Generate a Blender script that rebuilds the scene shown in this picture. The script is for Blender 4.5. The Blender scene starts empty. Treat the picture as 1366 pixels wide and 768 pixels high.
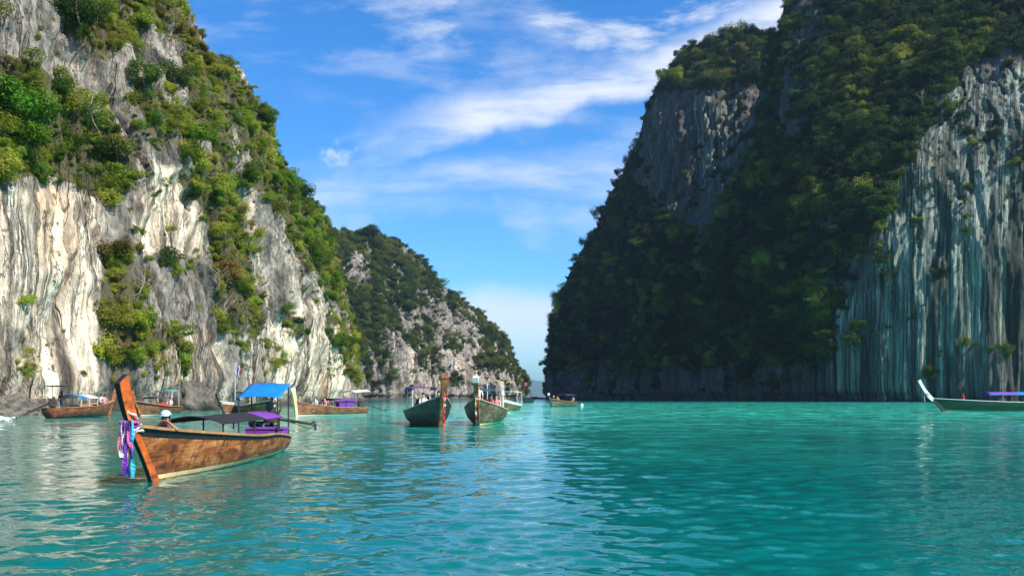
import bpy, math, random
import numpy as np
from mathutils import Vector, Matrix

# ------------------------------------------------------------------ camera, sky, sun, exposure
SC = bpy.context.scene
COL = SC.collection
R = math.radians
FPX, CX, HY, CAMH = 1183.0, 683.0, 529.0, 1.65          # focal length in photo pixels, centre column, horizon row, eye height

cam_d = bpy.data.cameras.new('camera')
cam = bpy.data.objects.new('camera', cam_d)
COL.objects.link(cam)
cam.location = (0, 0, CAMH)
cam.rotation_euler = (R(90), 0, 0)
cam_d.sensor_width = 36.0
cam_d.lens = FPX / 1366.0 * 36.0
cam_d.shift_y = (HY - 384.0) / 1366.0
cam_d.clip_start = 0.1
cam_d.clip_end = 60000
SC.camera = cam

SUN_EL = 44.0
SUN_DIR = (0.84, -0.54)                                    # horizontal direction towards the sun
sun_az = math.atan2(SUN_DIR[0], SUN_DIR[1])              # clockwise from +Y
sun_d = bpy.data.lights.new('sun', 'SUN')
sun_d.energy = 5.0
sun_d.angle = R(0.55)
sun_d.color = (1.0, 0.90, 0.74)
sun = bpy.data.objects.new('sun', sun_d)
COL.objects.link(sun)
_h = math.cos(R(SUN_EL))
_n = math.hypot(*SUN_DIR)
_sd = Vector((SUN_DIR[0] / _n * _h, SUN_DIR[1] / _n * _h, math.sin(R(SUN_EL))))
sun.rotation_euler = _sd.to_track_quat('Z', 'Y').to_euler()
sun.location = (200, -60, 300)

SC.view_settings.view_transform = 'Standard'
SC.view_settings.look = 'None'
SC.view_settings.exposure = 0.78
SC.view_settings.gamma = 1.0
SC.cycles.max_bounces = 6
SC.cycles.diffuse_bounces = 3
SC.cycles.glossy_bounces = 3
SC.cycles.transmission_bounces = 3
SC.cycles.volume_bounces = 0
SC.cycles.caustics_reflective = False
SC.cycles.caustics_refractive = False


class NT:
    """small node-tree writer"""
    def __init__(s, tree):
        s.t = tree

    def n(s, typ, ins=None, **kw):
        nd = s.t.nodes.new(typ)
        for k, v in kw.items():
            setattr(nd, k, v)
        for k, v in (ins or {}).items():
            sk = nd.inputs[k]
            if isinstance(v, bpy.types.NodeSocket):
                s.t.links.new(v, sk)
            else:
                sk.default_value = v
        return nd

    def math(s, op, a, b=0.0, c=0.0, clamp=False):
        nd = s.n('ShaderNodeMath', {0: a, 1: b, 2: c}, operation=op, use_clamp=clamp)
        return nd.outputs[0]

    def ss(s, v, a, b, lo=0.0, hi=1.0):
        nd = s.n('ShaderNodeMapRange', {0: v, 1: a, 2: b, 3: lo, 4: hi}, interpolation_type='SMOOTHSTEP')
        return nd.outputs[0]

    def mix(s, f, a, b, blend='MIX'):
        nd = s.n('ShaderNodeMix', data_type='RGBA', blend_type=blend)
        for i, v in ((0, f), (6, a), (7, b)):
            if isinstance(v, bpy.types.NodeSocket):
                s.t.links.new(v, nd.inputs[i])
            else:
                nd.inputs[i].default_value = (tuple(v) + (1,))[:4] if i else v
        return nd.outputs[2]

    def vec(s, op, a, b=None):
        ins = {0: a}
        if b is not None:
            ins[1 if op != 'SCALE' else 3] = b
        nd = s.n('ShaderNodeVectorMath', ins, operation=op)
        return nd.outputs[0]

    def noise(s, v, scale, detail=4.0, rough=0.55, dist=0.0, col=False):
        nd = s.n('ShaderNodeTexNoise', {'Vector': v, 'Scale': scale, 'Detail': detail, 'Roughness': rough, 'Distortion': dist})
        return nd.outputs[1 if col else 0]

    def ramp(s, f, stops, interp='LINEAR'):
        nd = s.n('ShaderNodeValToRGB', {0: f})
        cr = nd.color_ramp
        cr.interpolation = interp
        while len(cr.elements) < len(stops):
            cr.elements.new(0.5)
        for e, (p, c) in zip(cr.elements, stops):
            e.position = p
            e.color = (tuple(c) + (1,))[:4]
        return nd.outputs[0]


# sky
W = bpy.data.worlds.new('World')
SC.world = W
W.use_nodes = True
W.node_tree.nodes.clear()
w = NT(W.node_tree)
sky = w.n('ShaderNodeTexSky', sky_type='NISHITA', sun_disc=False, sun_elevation=R(SUN_EL), sun_rotation=sun_az,
          altitude=0.0, air_density=1.0, dust_density=0.6, ozone_density=3.0)
skyc = w.n('ShaderNodeHueSaturation', {'Saturation': 1.3, 'Value': 1.0, 'Color': sky.outputs[0]}).outputs[0]
skyc = w.mix(1.0, skyc, (0.92, 1.38, 1.70), 'MULTIPLY')
tc = w.n('ShaderNodeTexCoord')
sx = w.n('ShaderNodeSeparateXYZ', {0: tc.outputs['Generated']})
ay = w.math('MAXIMUM', w.math('ABSOLUTE', sx.outputs[1]), 0.05)
ca = w.math('DIVIDE', sx.outputs[0], ay)                # bearing and height over +Y as slopes
ce = w.math('DIVIDE', sx.outputs[2], ay)
cv = w.n('ShaderNodeCombineXYZ', {0: ca, 1: ce, 2: 0.0}).outputs[0]
rot = w.n('ShaderNodeMapping', {0: cv, 2: (0, 0, R(-14)), 3: (2.0, 10.0, 1)}).outputs[0]
wisp = w.noise(rot, 1.7, 9.0, 0.62, 0.15)
rot2 = w.n('ShaderNodeMapping', {0: cv, 1: (3.1, 1.7, 0), 2: (0, 0, R(-22)), 3: (3.0, 9.0, 1)}).outputs[0]
wisp2 = w.noise(rot2, 2.3, 10.0, 0.62, 0.25)
patch = w.noise(cv, 4.0, 3.0, 0.5)
warp = w.math('MULTIPLY', w.math('SUBTRACT', w.noise(cv, 9.0, 4.0), 0.5), 0.06)
# long streak climbing to the right
e0 = w.math('ADD', 0.318, w.math('ADD', w.math('MULTIPLY', ca, 0.25), w.math('MULTIPLY', w.math('MULTIPLY', ca, ca), 0.25)))
dd = w.math('ADD', w.math('SUBTRACT', ce, e0), warp)
stk = w.math('MULTIPLY', w.math('MULTIPLY', w.ss(dd, -0.026, -0.004), w.ss(dd, 0.008, 0.050, 1.0, 0.0)), w.ss(ca, -0.20, -0.02))
stk = w.math('MULTIPLY', stk, w.ss(wisp, 0.26, 0.60))
# veil of cirrus high on the right, faint on the left
veil = w.math('MULTIPLY', w.ss(ce, 0.30, 0.42), w.ss(ca, -0.30, 0.12, 0.28, 0.85))
veil = w.math('MULTIPLY', veil, w.ss(wisp2, 0.46, 0.70))
# low band of thin cloud
e1 = w.math('ADD', 0.242, w.math('MULTIPLY', ca, 0.06))
bd = w.math('ABSOLUTE', w.math('ADD', w.math('SUBTRACT', ce, e1), warp))
band = w.math('MULTIPLY', w.ss(bd, 0.0, 0.045, 1.0, 0.0), w.ss(wisp, 0.30, 0.70))
band = w.math('MULTIPLY', band, 0.75)
# small puffs above the left cliff
pf = w.math('MULTIPLY', w.ss(w.math('ABSOLUTE', w.math('ADD', ca, 0.185)), 0.01, 0.05, 1.0, 0.0),
            w.ss(w.math('ABSOLUTE', w.math('SUBTRACT', ce, 0.275)), 0.003, 0.022, 1.0, 0.0))
pf = w.math('MULTIPLY', pf, w.ss(w.noise(cv, 26.0, 5.0), 0.42, 0.62))
# bright bank low over the gap
lo = w.math('MULTIPLY', w.ss(ce, 0.02, 0.09), w.ss(w.math('ADD', ce, warp), 0.095, 0.135, 1.0, 0.0))
lo = w.math('MULTIPLY', lo, w.ss(ca, -0.16, -0.02))
cl = w.math('MAXIMUM', w.math('MAXIMUM', stk, veil), w.math('MAXIMUM', band, w.math('MAXIMUM', pf, w.math('MULTIPLY', lo, 0.8))))
general = w.math('MULTIPLY', w.ss(w.math('MULTIPLY', wisp2, w.ss(patch, 0.3, 0.6)), 0.30, 0.62), 0.34)
cl = w.math('MAXIMUM', cl, general)
cl = w.math('MULTIPLY', cl, 0.9, clamp=True)
zen = w.ss(sx.outputs[2], 0.46, 0.80)  # sky and clouds dimmed overhead, out of view, to cut the fill light
cl = w.math('MULTIPLY', cl, w.math('SUBTRACT', 1.0, w.math('MULTIPLY', zen, 0.9)))
skyc = w.mix(zen, skyc, w.mix(1.0, skyc, (0.40, 0.42, 0.46), 'MULTIPLY'))
skyc = w.mix(cl, skyc, (7.6, 8.0, 8.6))
bg = w.n('ShaderNodeBackground', {'Color': skyc, 'Strength': 0.075})
wo = w.n('ShaderNodeOutputWorld', {0: bg.outputs[0]})

# ------------------------------------------------------------------ helpers
random.seed(7)
RNG = np.random.default_rng(11)


def at(px, py, Y):
    return Vector(((px - CX) / FPX * Y, Y, CAMH + (HY - py) / FPX * Y))


def on_water(px, py):
    Y = CAMH * FPX / (py - HY)
    return Vector(((px - CX) / FPX * Y, Y, 0.0))


def _hash(ix, iy, iz, seed):
    h = (ix.astype(np.uint32) * np.uint32(374761393) + iy.astype(np.uint32) * np.uint32(668265263)
         + iz.astype(np.uint32) * np.uint32(2147483647 - 1013904223 % 99991) + np.uint32((seed * 974711) % 4294967291))
    h = (h ^ (h >> np.uint32(13))) * np.uint32(1274126177)
    h = (h ^ (h >> np.uint32(16))) * np.uint32(2246822519)
    h = h ^ (h >> np.uint32(15))
    return h.astype(np.float64) / 4294967295.0 * 2 - 1


def vnoise(p, seed=0):
    p = np.asarray(p, float)
    f = np.floor(p)
    i = f.astype(np.int64)
    t = p - f
    t = t * t * t * (t * (t * 6 - 15) + 10)
    out = 0
    for dx in (0, 1):
        wx = t[..., 0] if dx else 1 - t[..., 0]
        for dy in (0, 1):
            wy = t[..., 1] if dy else 1 - t[..., 1]
            for dz in (0, 1):
                wz = t[..., 2] if dz else 1 - t[..., 2]
                out = out + _hash(i[..., 0] + dx, i[..., 1] + dy, i[..., 2] + dz, seed) * wx * wy * wz
    return out


def fbm(p, oct=4, seed=0, gain=0.5, ridged=False):
    a, s, tot = 1.0, 0.0, 0.0
    p = np.asarray(p, float)
    for o in range(oct):
        v = vnoise(p * (2.03 ** o) + 17.3 * o, seed + o * 7)
        if ridged:
            v = 1 - 2 * np.abs(v)
        s = s + a * v
        tot += a
        a *= gain
    return s / tot


def sst(v, a, b):
    t = np.clip((v - a) / (b - a), 0, 1)
    return t * t * (3 - 2 * t)


def link(name, data, parent=None):
    o = bpy.data.objects.new(name, data)
    COL.objects.link(o)
    if parent is not None:
        o.parent = parent
    return o


def tag(o, label=None, cat=None, group=None, kind=None):
    for k, v in (('label', label), ('category', cat), ('group', group), ('kind', kind)):
        if v is not None:
            o[k] = v
    return o


def empty(name, loc, rz=0.0):
    o = link(name, None)
    o.empty_display_size = 0.3
    o.location = loc
    o.rotation_euler = (0, 0, rz)
    return o


def np_mesh(name, V, F, mats=(), smooth=True, mi=None):
    """V (n,3), F (m,4) quads"""
    me = bpy.data.meshes.new(name)
    V = np.ascontiguousarray(V, dtype=np.float32)
    F = np.ascontiguousarray(F, dtype=np.int32)
    me.vertices.add(len(V))
    me.vertices.foreach_set('co', V.ravel())
    k = F.shape[1]
    me.loops.add(F.size)
    me.loops.foreach_set('vertex_index', F.ravel())
    me.polygons.add(len(F))
    me.polygons.foreach_set('loop_start', np.arange(0, F.size, k, dtype=np.int32))
    me.polygons.foreach_set('loop_total', np.full(len(F), k, dtype=np.int32))
    me.polygons.foreach_set('use_smooth', np.full(len(F), smooth, dtype=bool))
    if mi is not None:
        me.polygons.foreach_set('material_index', np.asarray(mi, dtype=np.int32))
    me.update(calc_edges=True)
    me.validate()
    for m in mats:
        me.materials.append(m)
    return me


class MB:
    """collects shapes and links them as one mesh object"""
    def __init__(s):
        s.v, s.f, s.m = [], [], []

    def add(s, V, F, m=0):
        b = len(s.v)
        s.v += [tuple(p) for p in V]
        s.f += [tuple(i + b for i in f) for f in F]
        s.m += [m] * len(F) if isinstance(m, int) else list(m)
        return s

    def box(s, c, d, rot=None, m=0, taper=1.0):
        V = []
        for z in (-1, 1):
            k = taper if z > 0 else 1.0
            for x, y in ((-1, -1), (1, -1), (1, 1), (-1, 1)):
                V.append(Vector((x * d[0] / 2 * k, y * d[1] / 2 * k, z * d[2] / 2)))
        M = Matrix.Rotation(0, 3, 'Z') if rot is None else rot
        V = [M @ p + Vector(c) for p in V]
        return s.add(V, [(3, 2, 1, 0), (4, 5, 6, 7), (0, 1, 5, 4), (1, 2, 6, 5), (2, 3, 7, 6), (3, 0, 4, 7)], m)

    def tube(s, path, rad, n=8, m=0, flat=None, cap=True):
        """sweep; rad float or list; flat=(w,h) for a rectangular section"""
        path = [Vector(p) for p in path]
        V = []
        up0 = Vector((0, 0, 1))
        for i, p in enumerate(path):
            a = path[max(i - 1, 0)]
            b = path[min(i + 1, len(path) - 1)]
            d = (b - a).normalized()
            if abs(d.dot(up0)) > 0.97:
                sd = Vector((0, 1, 0))
            else:
                sd = up0.cross(d).normalized()
            up = d.cross(sd).normalized()
            if flat is not None:
                fw, fh = flat[i] if isinstance(flat, list) else flat
                for x, y in ((-1, -1), (1, -1), (1, 1), (-1, 1)):
                    V.append(p + sd * x * fw / 2 + up * y * fh / 2)
            else:
                r = rad[i] if isinstance(rad, (list, tuple)) else rad
                for k in range(n):
                    t = 2 * math.pi * k / n
                    V.append(p + (sd * math.cos(t) + up * math.sin(t)) * r)
        k = 4 if flat is not None else n
        F = []
        for i in range(len(path) - 1):
            for j in range(k):
                F.append((i * k + j, i * k + (j + 1) % k, (i + 1) * k + (j + 1) % k, (i + 1) * k + j))
        ml = [m] * len(F) if isinstance(m, int) else [m[q % k] for q in range(len(F))]
        if cap:
            F.append(tuple(reversed(range(k))))
            F.append(tuple(range((len(path) - 1) * k, len(path) * k)))
            ml += [ml[0]] * 2
        return s.add(V, F, ml)

    def ball(s, c, r, nu=12, nv=8, m=0, zmin=-1.0):
        if not isinstance(r, (tuple, list)):
            r = (r, r, r)
        V, F = [], []
        for i in range(nv + 1):
            th = math.pi * i / nv
            cz = max(math.cos(th), zmin)
            for j in range(nu):
                ph = 2 * math.pi * j / nu
                V.append((c[0] + r[0] * math.sin(th) * math.cos(ph), c[1] + r[1] * math.sin(th) * math.sin(ph), c[2] + r[2] * cz))
        for i in range(nv):
            for j in range(nu):
                F.append((i * nu + j, (i + 1) * nu + j, (i + 1) * nu + (j + 1) % nu, i * nu + (j + 1) % nu))
        return s.add(V, F, m)

    def build(s, name, mats, parent=None, smooth=False, bevel=0.0):
        me = bpy.data.meshes.new(name)
        me.from_pydata(s.v, [], s.f)
        if not isinstance(mats, (list, tuple)):
            mats = [mats]
        for m in mats:
            me.materials.append(m)
        me.polygons.foreach_set('material_index', s.m)
        me.polygons.foreach_set('use_smooth', [smooth] * len(s.f))
        me.update()
        o = link(name, me, parent)
        if bevel:
            b = o.modifiers.new('bevel', 'BEVEL')
            b.width = bevel
            b.segments = 2
            b.limit_method = 'ANGLE'
        return o


def principled(name):
    m = bpy.data.materials.new(name)
    m.use_nodes = True
    t = NT(m.node_tree)
    b = m.node_tree.nodes['Principled BSDF']
    return m, t, b


_MC = {}


def paint(name, c, rough=0.5, var=0.25, scale=6.0, c2=None, bump=0.0, stretch=(1, 1, 1), trans=0.0, metal=0.0):
    """plain surface with worn, noisy colour"""
    if name in _MC:
        return _MC[name]
    m, t, b = principled(name)
    co = t.n('ShaderNodeTexCoord').outputs['Object']
    co = t.n('ShaderNodeMapping', {0: co, 3: stretch}).outputs[0]
    n1 = t.noise(co, scale, 6.0, 0.62)
    c2 = c2 or tuple(x * (1 - var) for x in c)
    colr = t.ramp(n1, [(0.33, c2), (0.62, c)])
    t.t.links.new(colr, b.inputs['Base Color'])
    b.inputs['Roughness'].default_value = rough
    b.inputs['Metallic'].default_value = metal
    if bump:
        bp = t.n('ShaderNodeBump', {'Strength': 0.6, 'Distance': bump, 'Height': t.noise(co, scale * 3, 5.0)})
        t.t.links.new(bp.outputs[0], b.inputs['Normal'])
    if trans:
        tr = t.n('ShaderNodeBsdfTranslucent', {'Color': colr})
        mx = t.n('ShaderNodeMixShader', {0: trans, 1: b.outputs[0], 2: tr.outputs[0]})
        t.t.links.new(mx.outputs[0], m.node_tree.nodes['Material Output'].inputs[0])
    _MC[name] = m
    return m


# ------------------------------------------------------------------ photo-derived maps of where plants root and where the rock is stained pale
class PolyMap:
    STEP = 4

    def __init__(s, default, polys, blur=3):
        st = s.STEP
        xs = np.arange(-120, 1500, st)
        ys = np.arange(-300, 600, st)
        gx, gy = np.meshgrid(xs, ys)
        a = np.full(gx.shape, float(default))
        for pts, val in polys:
            inside = np.zeros(gx.shape, bool)
            n = len(pts)
            for i in range(n):
                x0, y0 = pts[i]
                x1, y1 = pts[(i + 1) % n]
                if y0 == y1:
                    continue
                c = ((gy >= min(y0, y1)) & (gy < max(y0, y1)))
                xi = x0 + (gy - y0) / (y1 - y0) * (x1 - x0)
                inside ^= c & (gx < xi)
            a[inside] = val
        for _ in range(blur):
            p = np.pad(a, 1, mode='edge')
            a = (p[1:-1, 1:-1] * 2 + p[:-2, 1:-1] + p[2:, 1:-1] + p[1:-1, :-2] + p[1:-1, 2:]) / 6
        s.a = a

    def __call__(s, px, py):
        st = s.STEP
        i = np.clip(((py + 300) / st).astype(int), 0, s.a.shape[0] - 1)
        j = np.clip(((px + 120) / st).astype(int), 0, s.a.shape[1] - 1)
        return s.a[i, j]


VEG_L = PolyMap(0.20, [
    ([(-200, -400), (225, -400), (225, -5), (-200, -5)], 0.6),
    ([(-120, 85), (50, 80), (90, 112), (140, 150), (180, 190), (176, 240), (140, 268), (100, 250), (60, 238), (-120, 236)], 1.15),
    ([(70, -5), (215, -5), (215, 12), (180, 50), (150, 64), (140, 78), (105, 70), (75, 35)], 0.9),
    ([(110, 80), (150, 90), (160, 140), (140, 150), (100, 110)], 0.5),
    ([(25, 20), (60, 15), (60, 50), (40, 60)], 0.6),
    ([(205, -10), (225, -10), (272, 60), (335, 120), (366, 165), (372, 200), (392, 240), (445, 310), (462, 415), (440, 400), (405, 340),
      (375, 300), (352, 260), (325, 205), (290, 150), (250, 110), (225, 60), (205, 20)], 1.0),
    ([(150, 130), (200, 96), (250, 110), (300, 150), (340, 200), (300, 225), (230, 200), (180, 200)], 0.84),
    ([(230, 190), (290, 200), (310, 250), (330, 320), (345, 390), (352, 440), (322, 462), (290, 425), (285, 340), (272, 285), (240, 245)], 0.92),
    ([(130, 320), (165, 328), (200, 370), (206, 410), (236, 440), (240, 452), (200, 480), (172, 500), (140, 475), (127, 400)], 0.9),
    ([(430, 420), (456, 405), (473, 455), (478, 525), (452, 495), (438, 450)], 0.95),
    ([(305, 225), (330, 218), (350, 235), (345, 252), (315, 255)], 1.0),
    ([(212, 330), (236, 330), (242, 362), (222, 370)], 0.8),
    ([(362, 405), (392, 408), (392, 436), (366, 436)], 0.7),
    ([(290, 450), (360, 450), (375, 500), (340, 510), (305, 500)], 0.6),
    ([(385, 425), (420, 420), (425, 450), (395, 455)], 0.45),
    ([(150, 480), (250, 460), (270, 490), (240, 545), (150, 545)], 0.55),
    ([(0, 485), (30, 490), (26, 515), (0, 515)], 0.35),
    ([(320, 60), (300, 40), (225, -10), (240, -10)], 0.9),
    ([(175, 55), (205, 30), (240, 100), (215, 110), (190, 95)], 0.15),
    ([(345, 260), (372, 300), (400, 345), (432, 400), (425, 430), (395, 400), (365, 340), (350, 300)], 0.28)], 2)
PALE_L = PolyMap(0.30, [
    ([(-120, 240), (130, 260), (130, 520), (-120, 540)], 1.0),
    ([(180, 215), (262, 225), (270, 345), (180, 330)], 0.95),
    ([(395, 380), (450, 420), (470, 530), (360, 530), (350, 440)], 0.75),
    ([(205, 440), (300, 440), (300, 535), (205, 520)], 0.65),
    ([(-120, 380), (40, 440), (35, 480), (-120, 440)], 0.5),
    ([(330, 250), (420, 400), (360, 430), (320, 330)], 0.45),
    ([(-120, -300), (250, -300), (250, 90), (-120, 70)], 0.15)], 4)
VEG_R = PolyMap(0.88, [
    ([(858, 150), (884, 116), (960, 118), (1028, 110), (1016, 190), (965, 262), (936, 335), (912, 300), (846, 240)], 0.12),
    ([(1045, -60), (1100, -60), (1092, 60), (1068, 170), (1030, 190), (1040, 100)], 0.28),
    ([(720, 495), (1110, 480), (1110, 545), (720, 545)], 0.35),
    ([(1112, 420), (1182, 290), (1250, 130), (1290, 78), (1500, 40), (1500, 560), (1108, 560)], 0.05),
    ([(1230, 460), (1366, 440), (1500, 440), (1500, 500), (1240, 500)], 0.22),
    ([(1130, 330), (1180, 300), (1190, 420), (1140, 500), (1110, 480)], 0.22)], 2)
PALE_R = PolyMap(0.12, [
    ([(1170, 290), (1250, 110), (1500, 50), (1500, 545), (1240, 545), (1170, 530)], 0.95),
    ([(1108, 400), (1170, 380), (1170, 530), (1108, 530)], 0.75), ([(1230, 480), (1300, 455), (1500, 450), (1500, 560), (1230, 560)], 0.45),
    ([(915, 120), (990, 120), (975, 260), (930, 260)], 0.6), ([(840, 120), (915, 120), (930, 260), (900, 300), (840, 250)], 0.3)], 4)
VEG_F = PolyMap(0.54, [
    ([(455, 335), (500, 330), (492, 372), (468, 378)], 0.25),
    ([(560, 380), (604, 395), (640, 432), (668, 520), (600, 528), (500, 528), (515, 450), (545, 410)], 0.22),
    ([(655, 440), (700, 480), (705, 535), (670, 535)], 0.4),
    ([(440, 515), (700, 518), (700, 545), (440, 545)], 0.12)], 2)
PALE_F = PolyMap(0.28, [
    ([(540, 450), (680, 450), (700, 535), (540, 535)], 0.5)], 4)


# ------------------------------------------------------------------ rock
def rock_material(name, pale_stops, grey_stops, warm, soil, wav=5.0, str1=(0.42, 0.42, 0.018), zs=0.7, crk=0.75, sc=1.0):
    m, t, b = principled(name)
    raw = t.n('ShaderNodeTexCoord').outputs['Object']
    co = t.n('ShaderNodeMapping', {0: raw, 3: (sc, sc, sc)}).outputs[0]
    fl = t.n('ShaderNodeMapping', {0: t.n('ShaderNodeAttribute', attribute_name='flow').outputs['Vector'], 3: (sc, sc, sc)}).outputs[0]
    wv = t.vec('SCALE', t.vec('SUBTRACT', t.noise(co, 0.12, 3.0, 0.5, col=True), (0.5, 0.5, 0.5)), wav)
    cw = t.vec('ADD', co, wv)
    st1 = t.n('ShaderNodeMapping', {0: t.vec('ADD', fl, t.vec('SCALE', wv, 0.12)), 3: str1}).outputs[0]
    st2 = t.n('ShaderNodeMapping', {0: fl, 3: (1.5, 1.0, 0.028)}).outputs[0]
    s1 = t.noise(st1, 1.0, 5.0, 0.62)
    s2 = t.noise(st2, 1.0, 4.0, 0.6)
    cz = t.n('ShaderNodeMapping', {0: co if zs > 0.3 else fl, 3: (1, 1, zs)}).outputs[0]
    blot = t.noise(cz, 0.22, 7.0, 0.65)
    fine = t.noise(cz, 1.3, 8.0, 0.7)
    j1 = t.math('ABSOLUTE', t.math('SUBTRACT', t.noise(t.n('ShaderNodeMapping', {0: t.vec('ADD', fl, t.vec('SCALE', wv, 0.12)), 1: (5, 1, 7), 3: (0.45, 0.3, 0.012)}).outputs[0], 1.0, 4.0, 0.6), 0.5))
    j2 = t.math('ABSOLUTE', t.math('SUBTRACT', t.noise(t.n('ShaderNodeMapping', {0: cw, 1: (2, 8, 3), 2: (0.5, 0.3, 0), 3: (0.5, 0.5, 0.22 * zs)}).outputs[0], 1.0, 5.0, 0.65), 0.5))
    joint = t.math('MAXIMUM', t.ss(j1, 0.0, 0.022, 1.0, 0.0), t.math('MULTIPLY', t.ss(j2, 0.0, 0.016, 1.0, 0.0), 0.7))
    joint = t.math('MULTIPLY', joint, t.ss(blot, 0.42, 0.56))
    sig = t.math('ADD', t.math('MULTIPLY', s1, 0.46), t.math('ADD', t.math('MULTIPLY', s2, 0.40), t.math('MULTIPLY', fine, 0.14)))
    sig2 = t.math('ADD', t.math('MULTIPLY', s1, 0.25), t.math('ADD', t.math('MULTIPLY', blot, 0.4), t.math('MULTIPLY', fine, 0.35)))
    pale = t.ramp(sig, pale_stops)
    grey = t.ramp(sig2, grey_stops)
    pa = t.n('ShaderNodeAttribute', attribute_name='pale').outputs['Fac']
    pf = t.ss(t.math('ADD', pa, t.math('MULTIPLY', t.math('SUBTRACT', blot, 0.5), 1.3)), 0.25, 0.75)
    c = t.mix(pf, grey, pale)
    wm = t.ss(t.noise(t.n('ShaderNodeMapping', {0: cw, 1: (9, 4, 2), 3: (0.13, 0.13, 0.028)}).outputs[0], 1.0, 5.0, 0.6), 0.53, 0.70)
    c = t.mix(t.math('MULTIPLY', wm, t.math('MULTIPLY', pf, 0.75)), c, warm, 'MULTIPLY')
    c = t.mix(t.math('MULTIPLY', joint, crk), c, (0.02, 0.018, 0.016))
    so = t.n('ShaderNodeAttribute', attribute_name='soil').outputs['Fac']
    sf = t.ss(t.math('ADD', so, t.math('MULTIPLY', t.math('SUBTRACT', fine, 0.5), 0.9)), 0.45, 0.85)
    c = t.mix(sf, c, soil)
    # tide mark: a dark wet band just above the water
    z = t.n('ShaderNodeSeparateXYZ', {0: raw}).outputs[2]
    tide = t.ss(t.math('ADD', z, t.math('MULTIPLY', blot, 5.0)), 2.9, 4.2, 1.0, 0.0)
    c = t.mix(t.math('MULTIPLY', tide, 0.85), c, (0.032, 0.028, 0.024))
    t.t.links.new(c, b.inputs['Base Color'])
    b.inputs['Roughness'].default_value = 0.92
    hgt = t.math('ADD', t.math('MULTIPLY', fine, 0.6), t.math('ADD', t.math('MULTIPLY', s2, 0.9), t.math('SUBTRACT', t.math('MULTIPLY', t.noise(cz, 4.5, 5.0, 0.65), 0.35), joint)))
    bp = t.n('ShaderNodeBump', {'Strength': 1.0, 'Distance': 0.7, 'Height': hgt})
    t.t.links.new(bp.outputs[0], b.inputs['Normal'])
    return m


ROCK_L = rock_material('limestone_sunlit_side',
                       [(0.41, (0.085, 0.074, 0.064)), (0.46, (0.26, 0.225, 0.19)), (0.505, (0.58, 0.50, 0.40)), (0.57, (0.80, 0.735, 0.63))],
                       [(0.40, (0.032, 0.031, 0.030)), (0.46, (0.135, 0.127, 0.118)), (0.53, (0.29, 0.268, 0.245)), (0.62, (0.50, 0.455, 0.40))],
                       (1.0, 0.66, 0.40), (0.075, 0.07, 0.03), 2.6, (0.42, 0.42, 0.011), 0.35, 0.6)
ROCK_R = rock_material('limestone_shade_tinted',  # darker, greener copy of the limestone: shade and teal bounce put into its colour
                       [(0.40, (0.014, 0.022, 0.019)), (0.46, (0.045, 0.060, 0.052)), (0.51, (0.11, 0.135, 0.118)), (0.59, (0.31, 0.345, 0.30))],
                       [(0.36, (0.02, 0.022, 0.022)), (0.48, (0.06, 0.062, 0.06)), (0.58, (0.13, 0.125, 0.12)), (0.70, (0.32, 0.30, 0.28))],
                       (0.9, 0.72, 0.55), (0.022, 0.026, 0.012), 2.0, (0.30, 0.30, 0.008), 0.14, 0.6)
ROCK_F = rock_material('limestone_far_side',
                       [(0.38, (0.07, 0.066, 0.06)), (0.45, (0.23, 0.215, 0.20)), (0.53, (0.42, 0.39, 0.35)), (0.62, (0.60, 0.55, 0.48))],
                       [(0.38, (0.035, 0.035, 0.035)), (0.46, (0.12, 0.117, 0.113)), (0.54, (0.23, 0.22, 0.21)), (0.64, (0.40, 0.375, 0.35))],
                       (1.0, 0.72, 0.5), (0.04, 0.045, 0.02), 2.6, (0.42, 0.42, 0.014), 0.4, 0.6, 0.42)


def catmull(C, per):
    """C (n,k) control rows -> dense rows; per = samples in each segment"""
    out = []
    n = len(C)
    for i in range(n - 1):
        p0, p1, p2, p3 = C[max(i - 1, 0)], C[i], C[i + 1], C[min(i + 2, n - 1)]
        t = np.linspace(0, 1, per[i], endpoint=False)[:, None]
        out.append(0.5 * ((2 * p1) + (-p0 + p2) * t + (2 * p0 - 5 * p1 + 4 * p2 - p3) * t ** 2 + (-p0 + 3 * p1 - 3 * p2 + p3) * t ** 3))
    out.append(C[-1][None])
    return np.concatenate(out)


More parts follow.
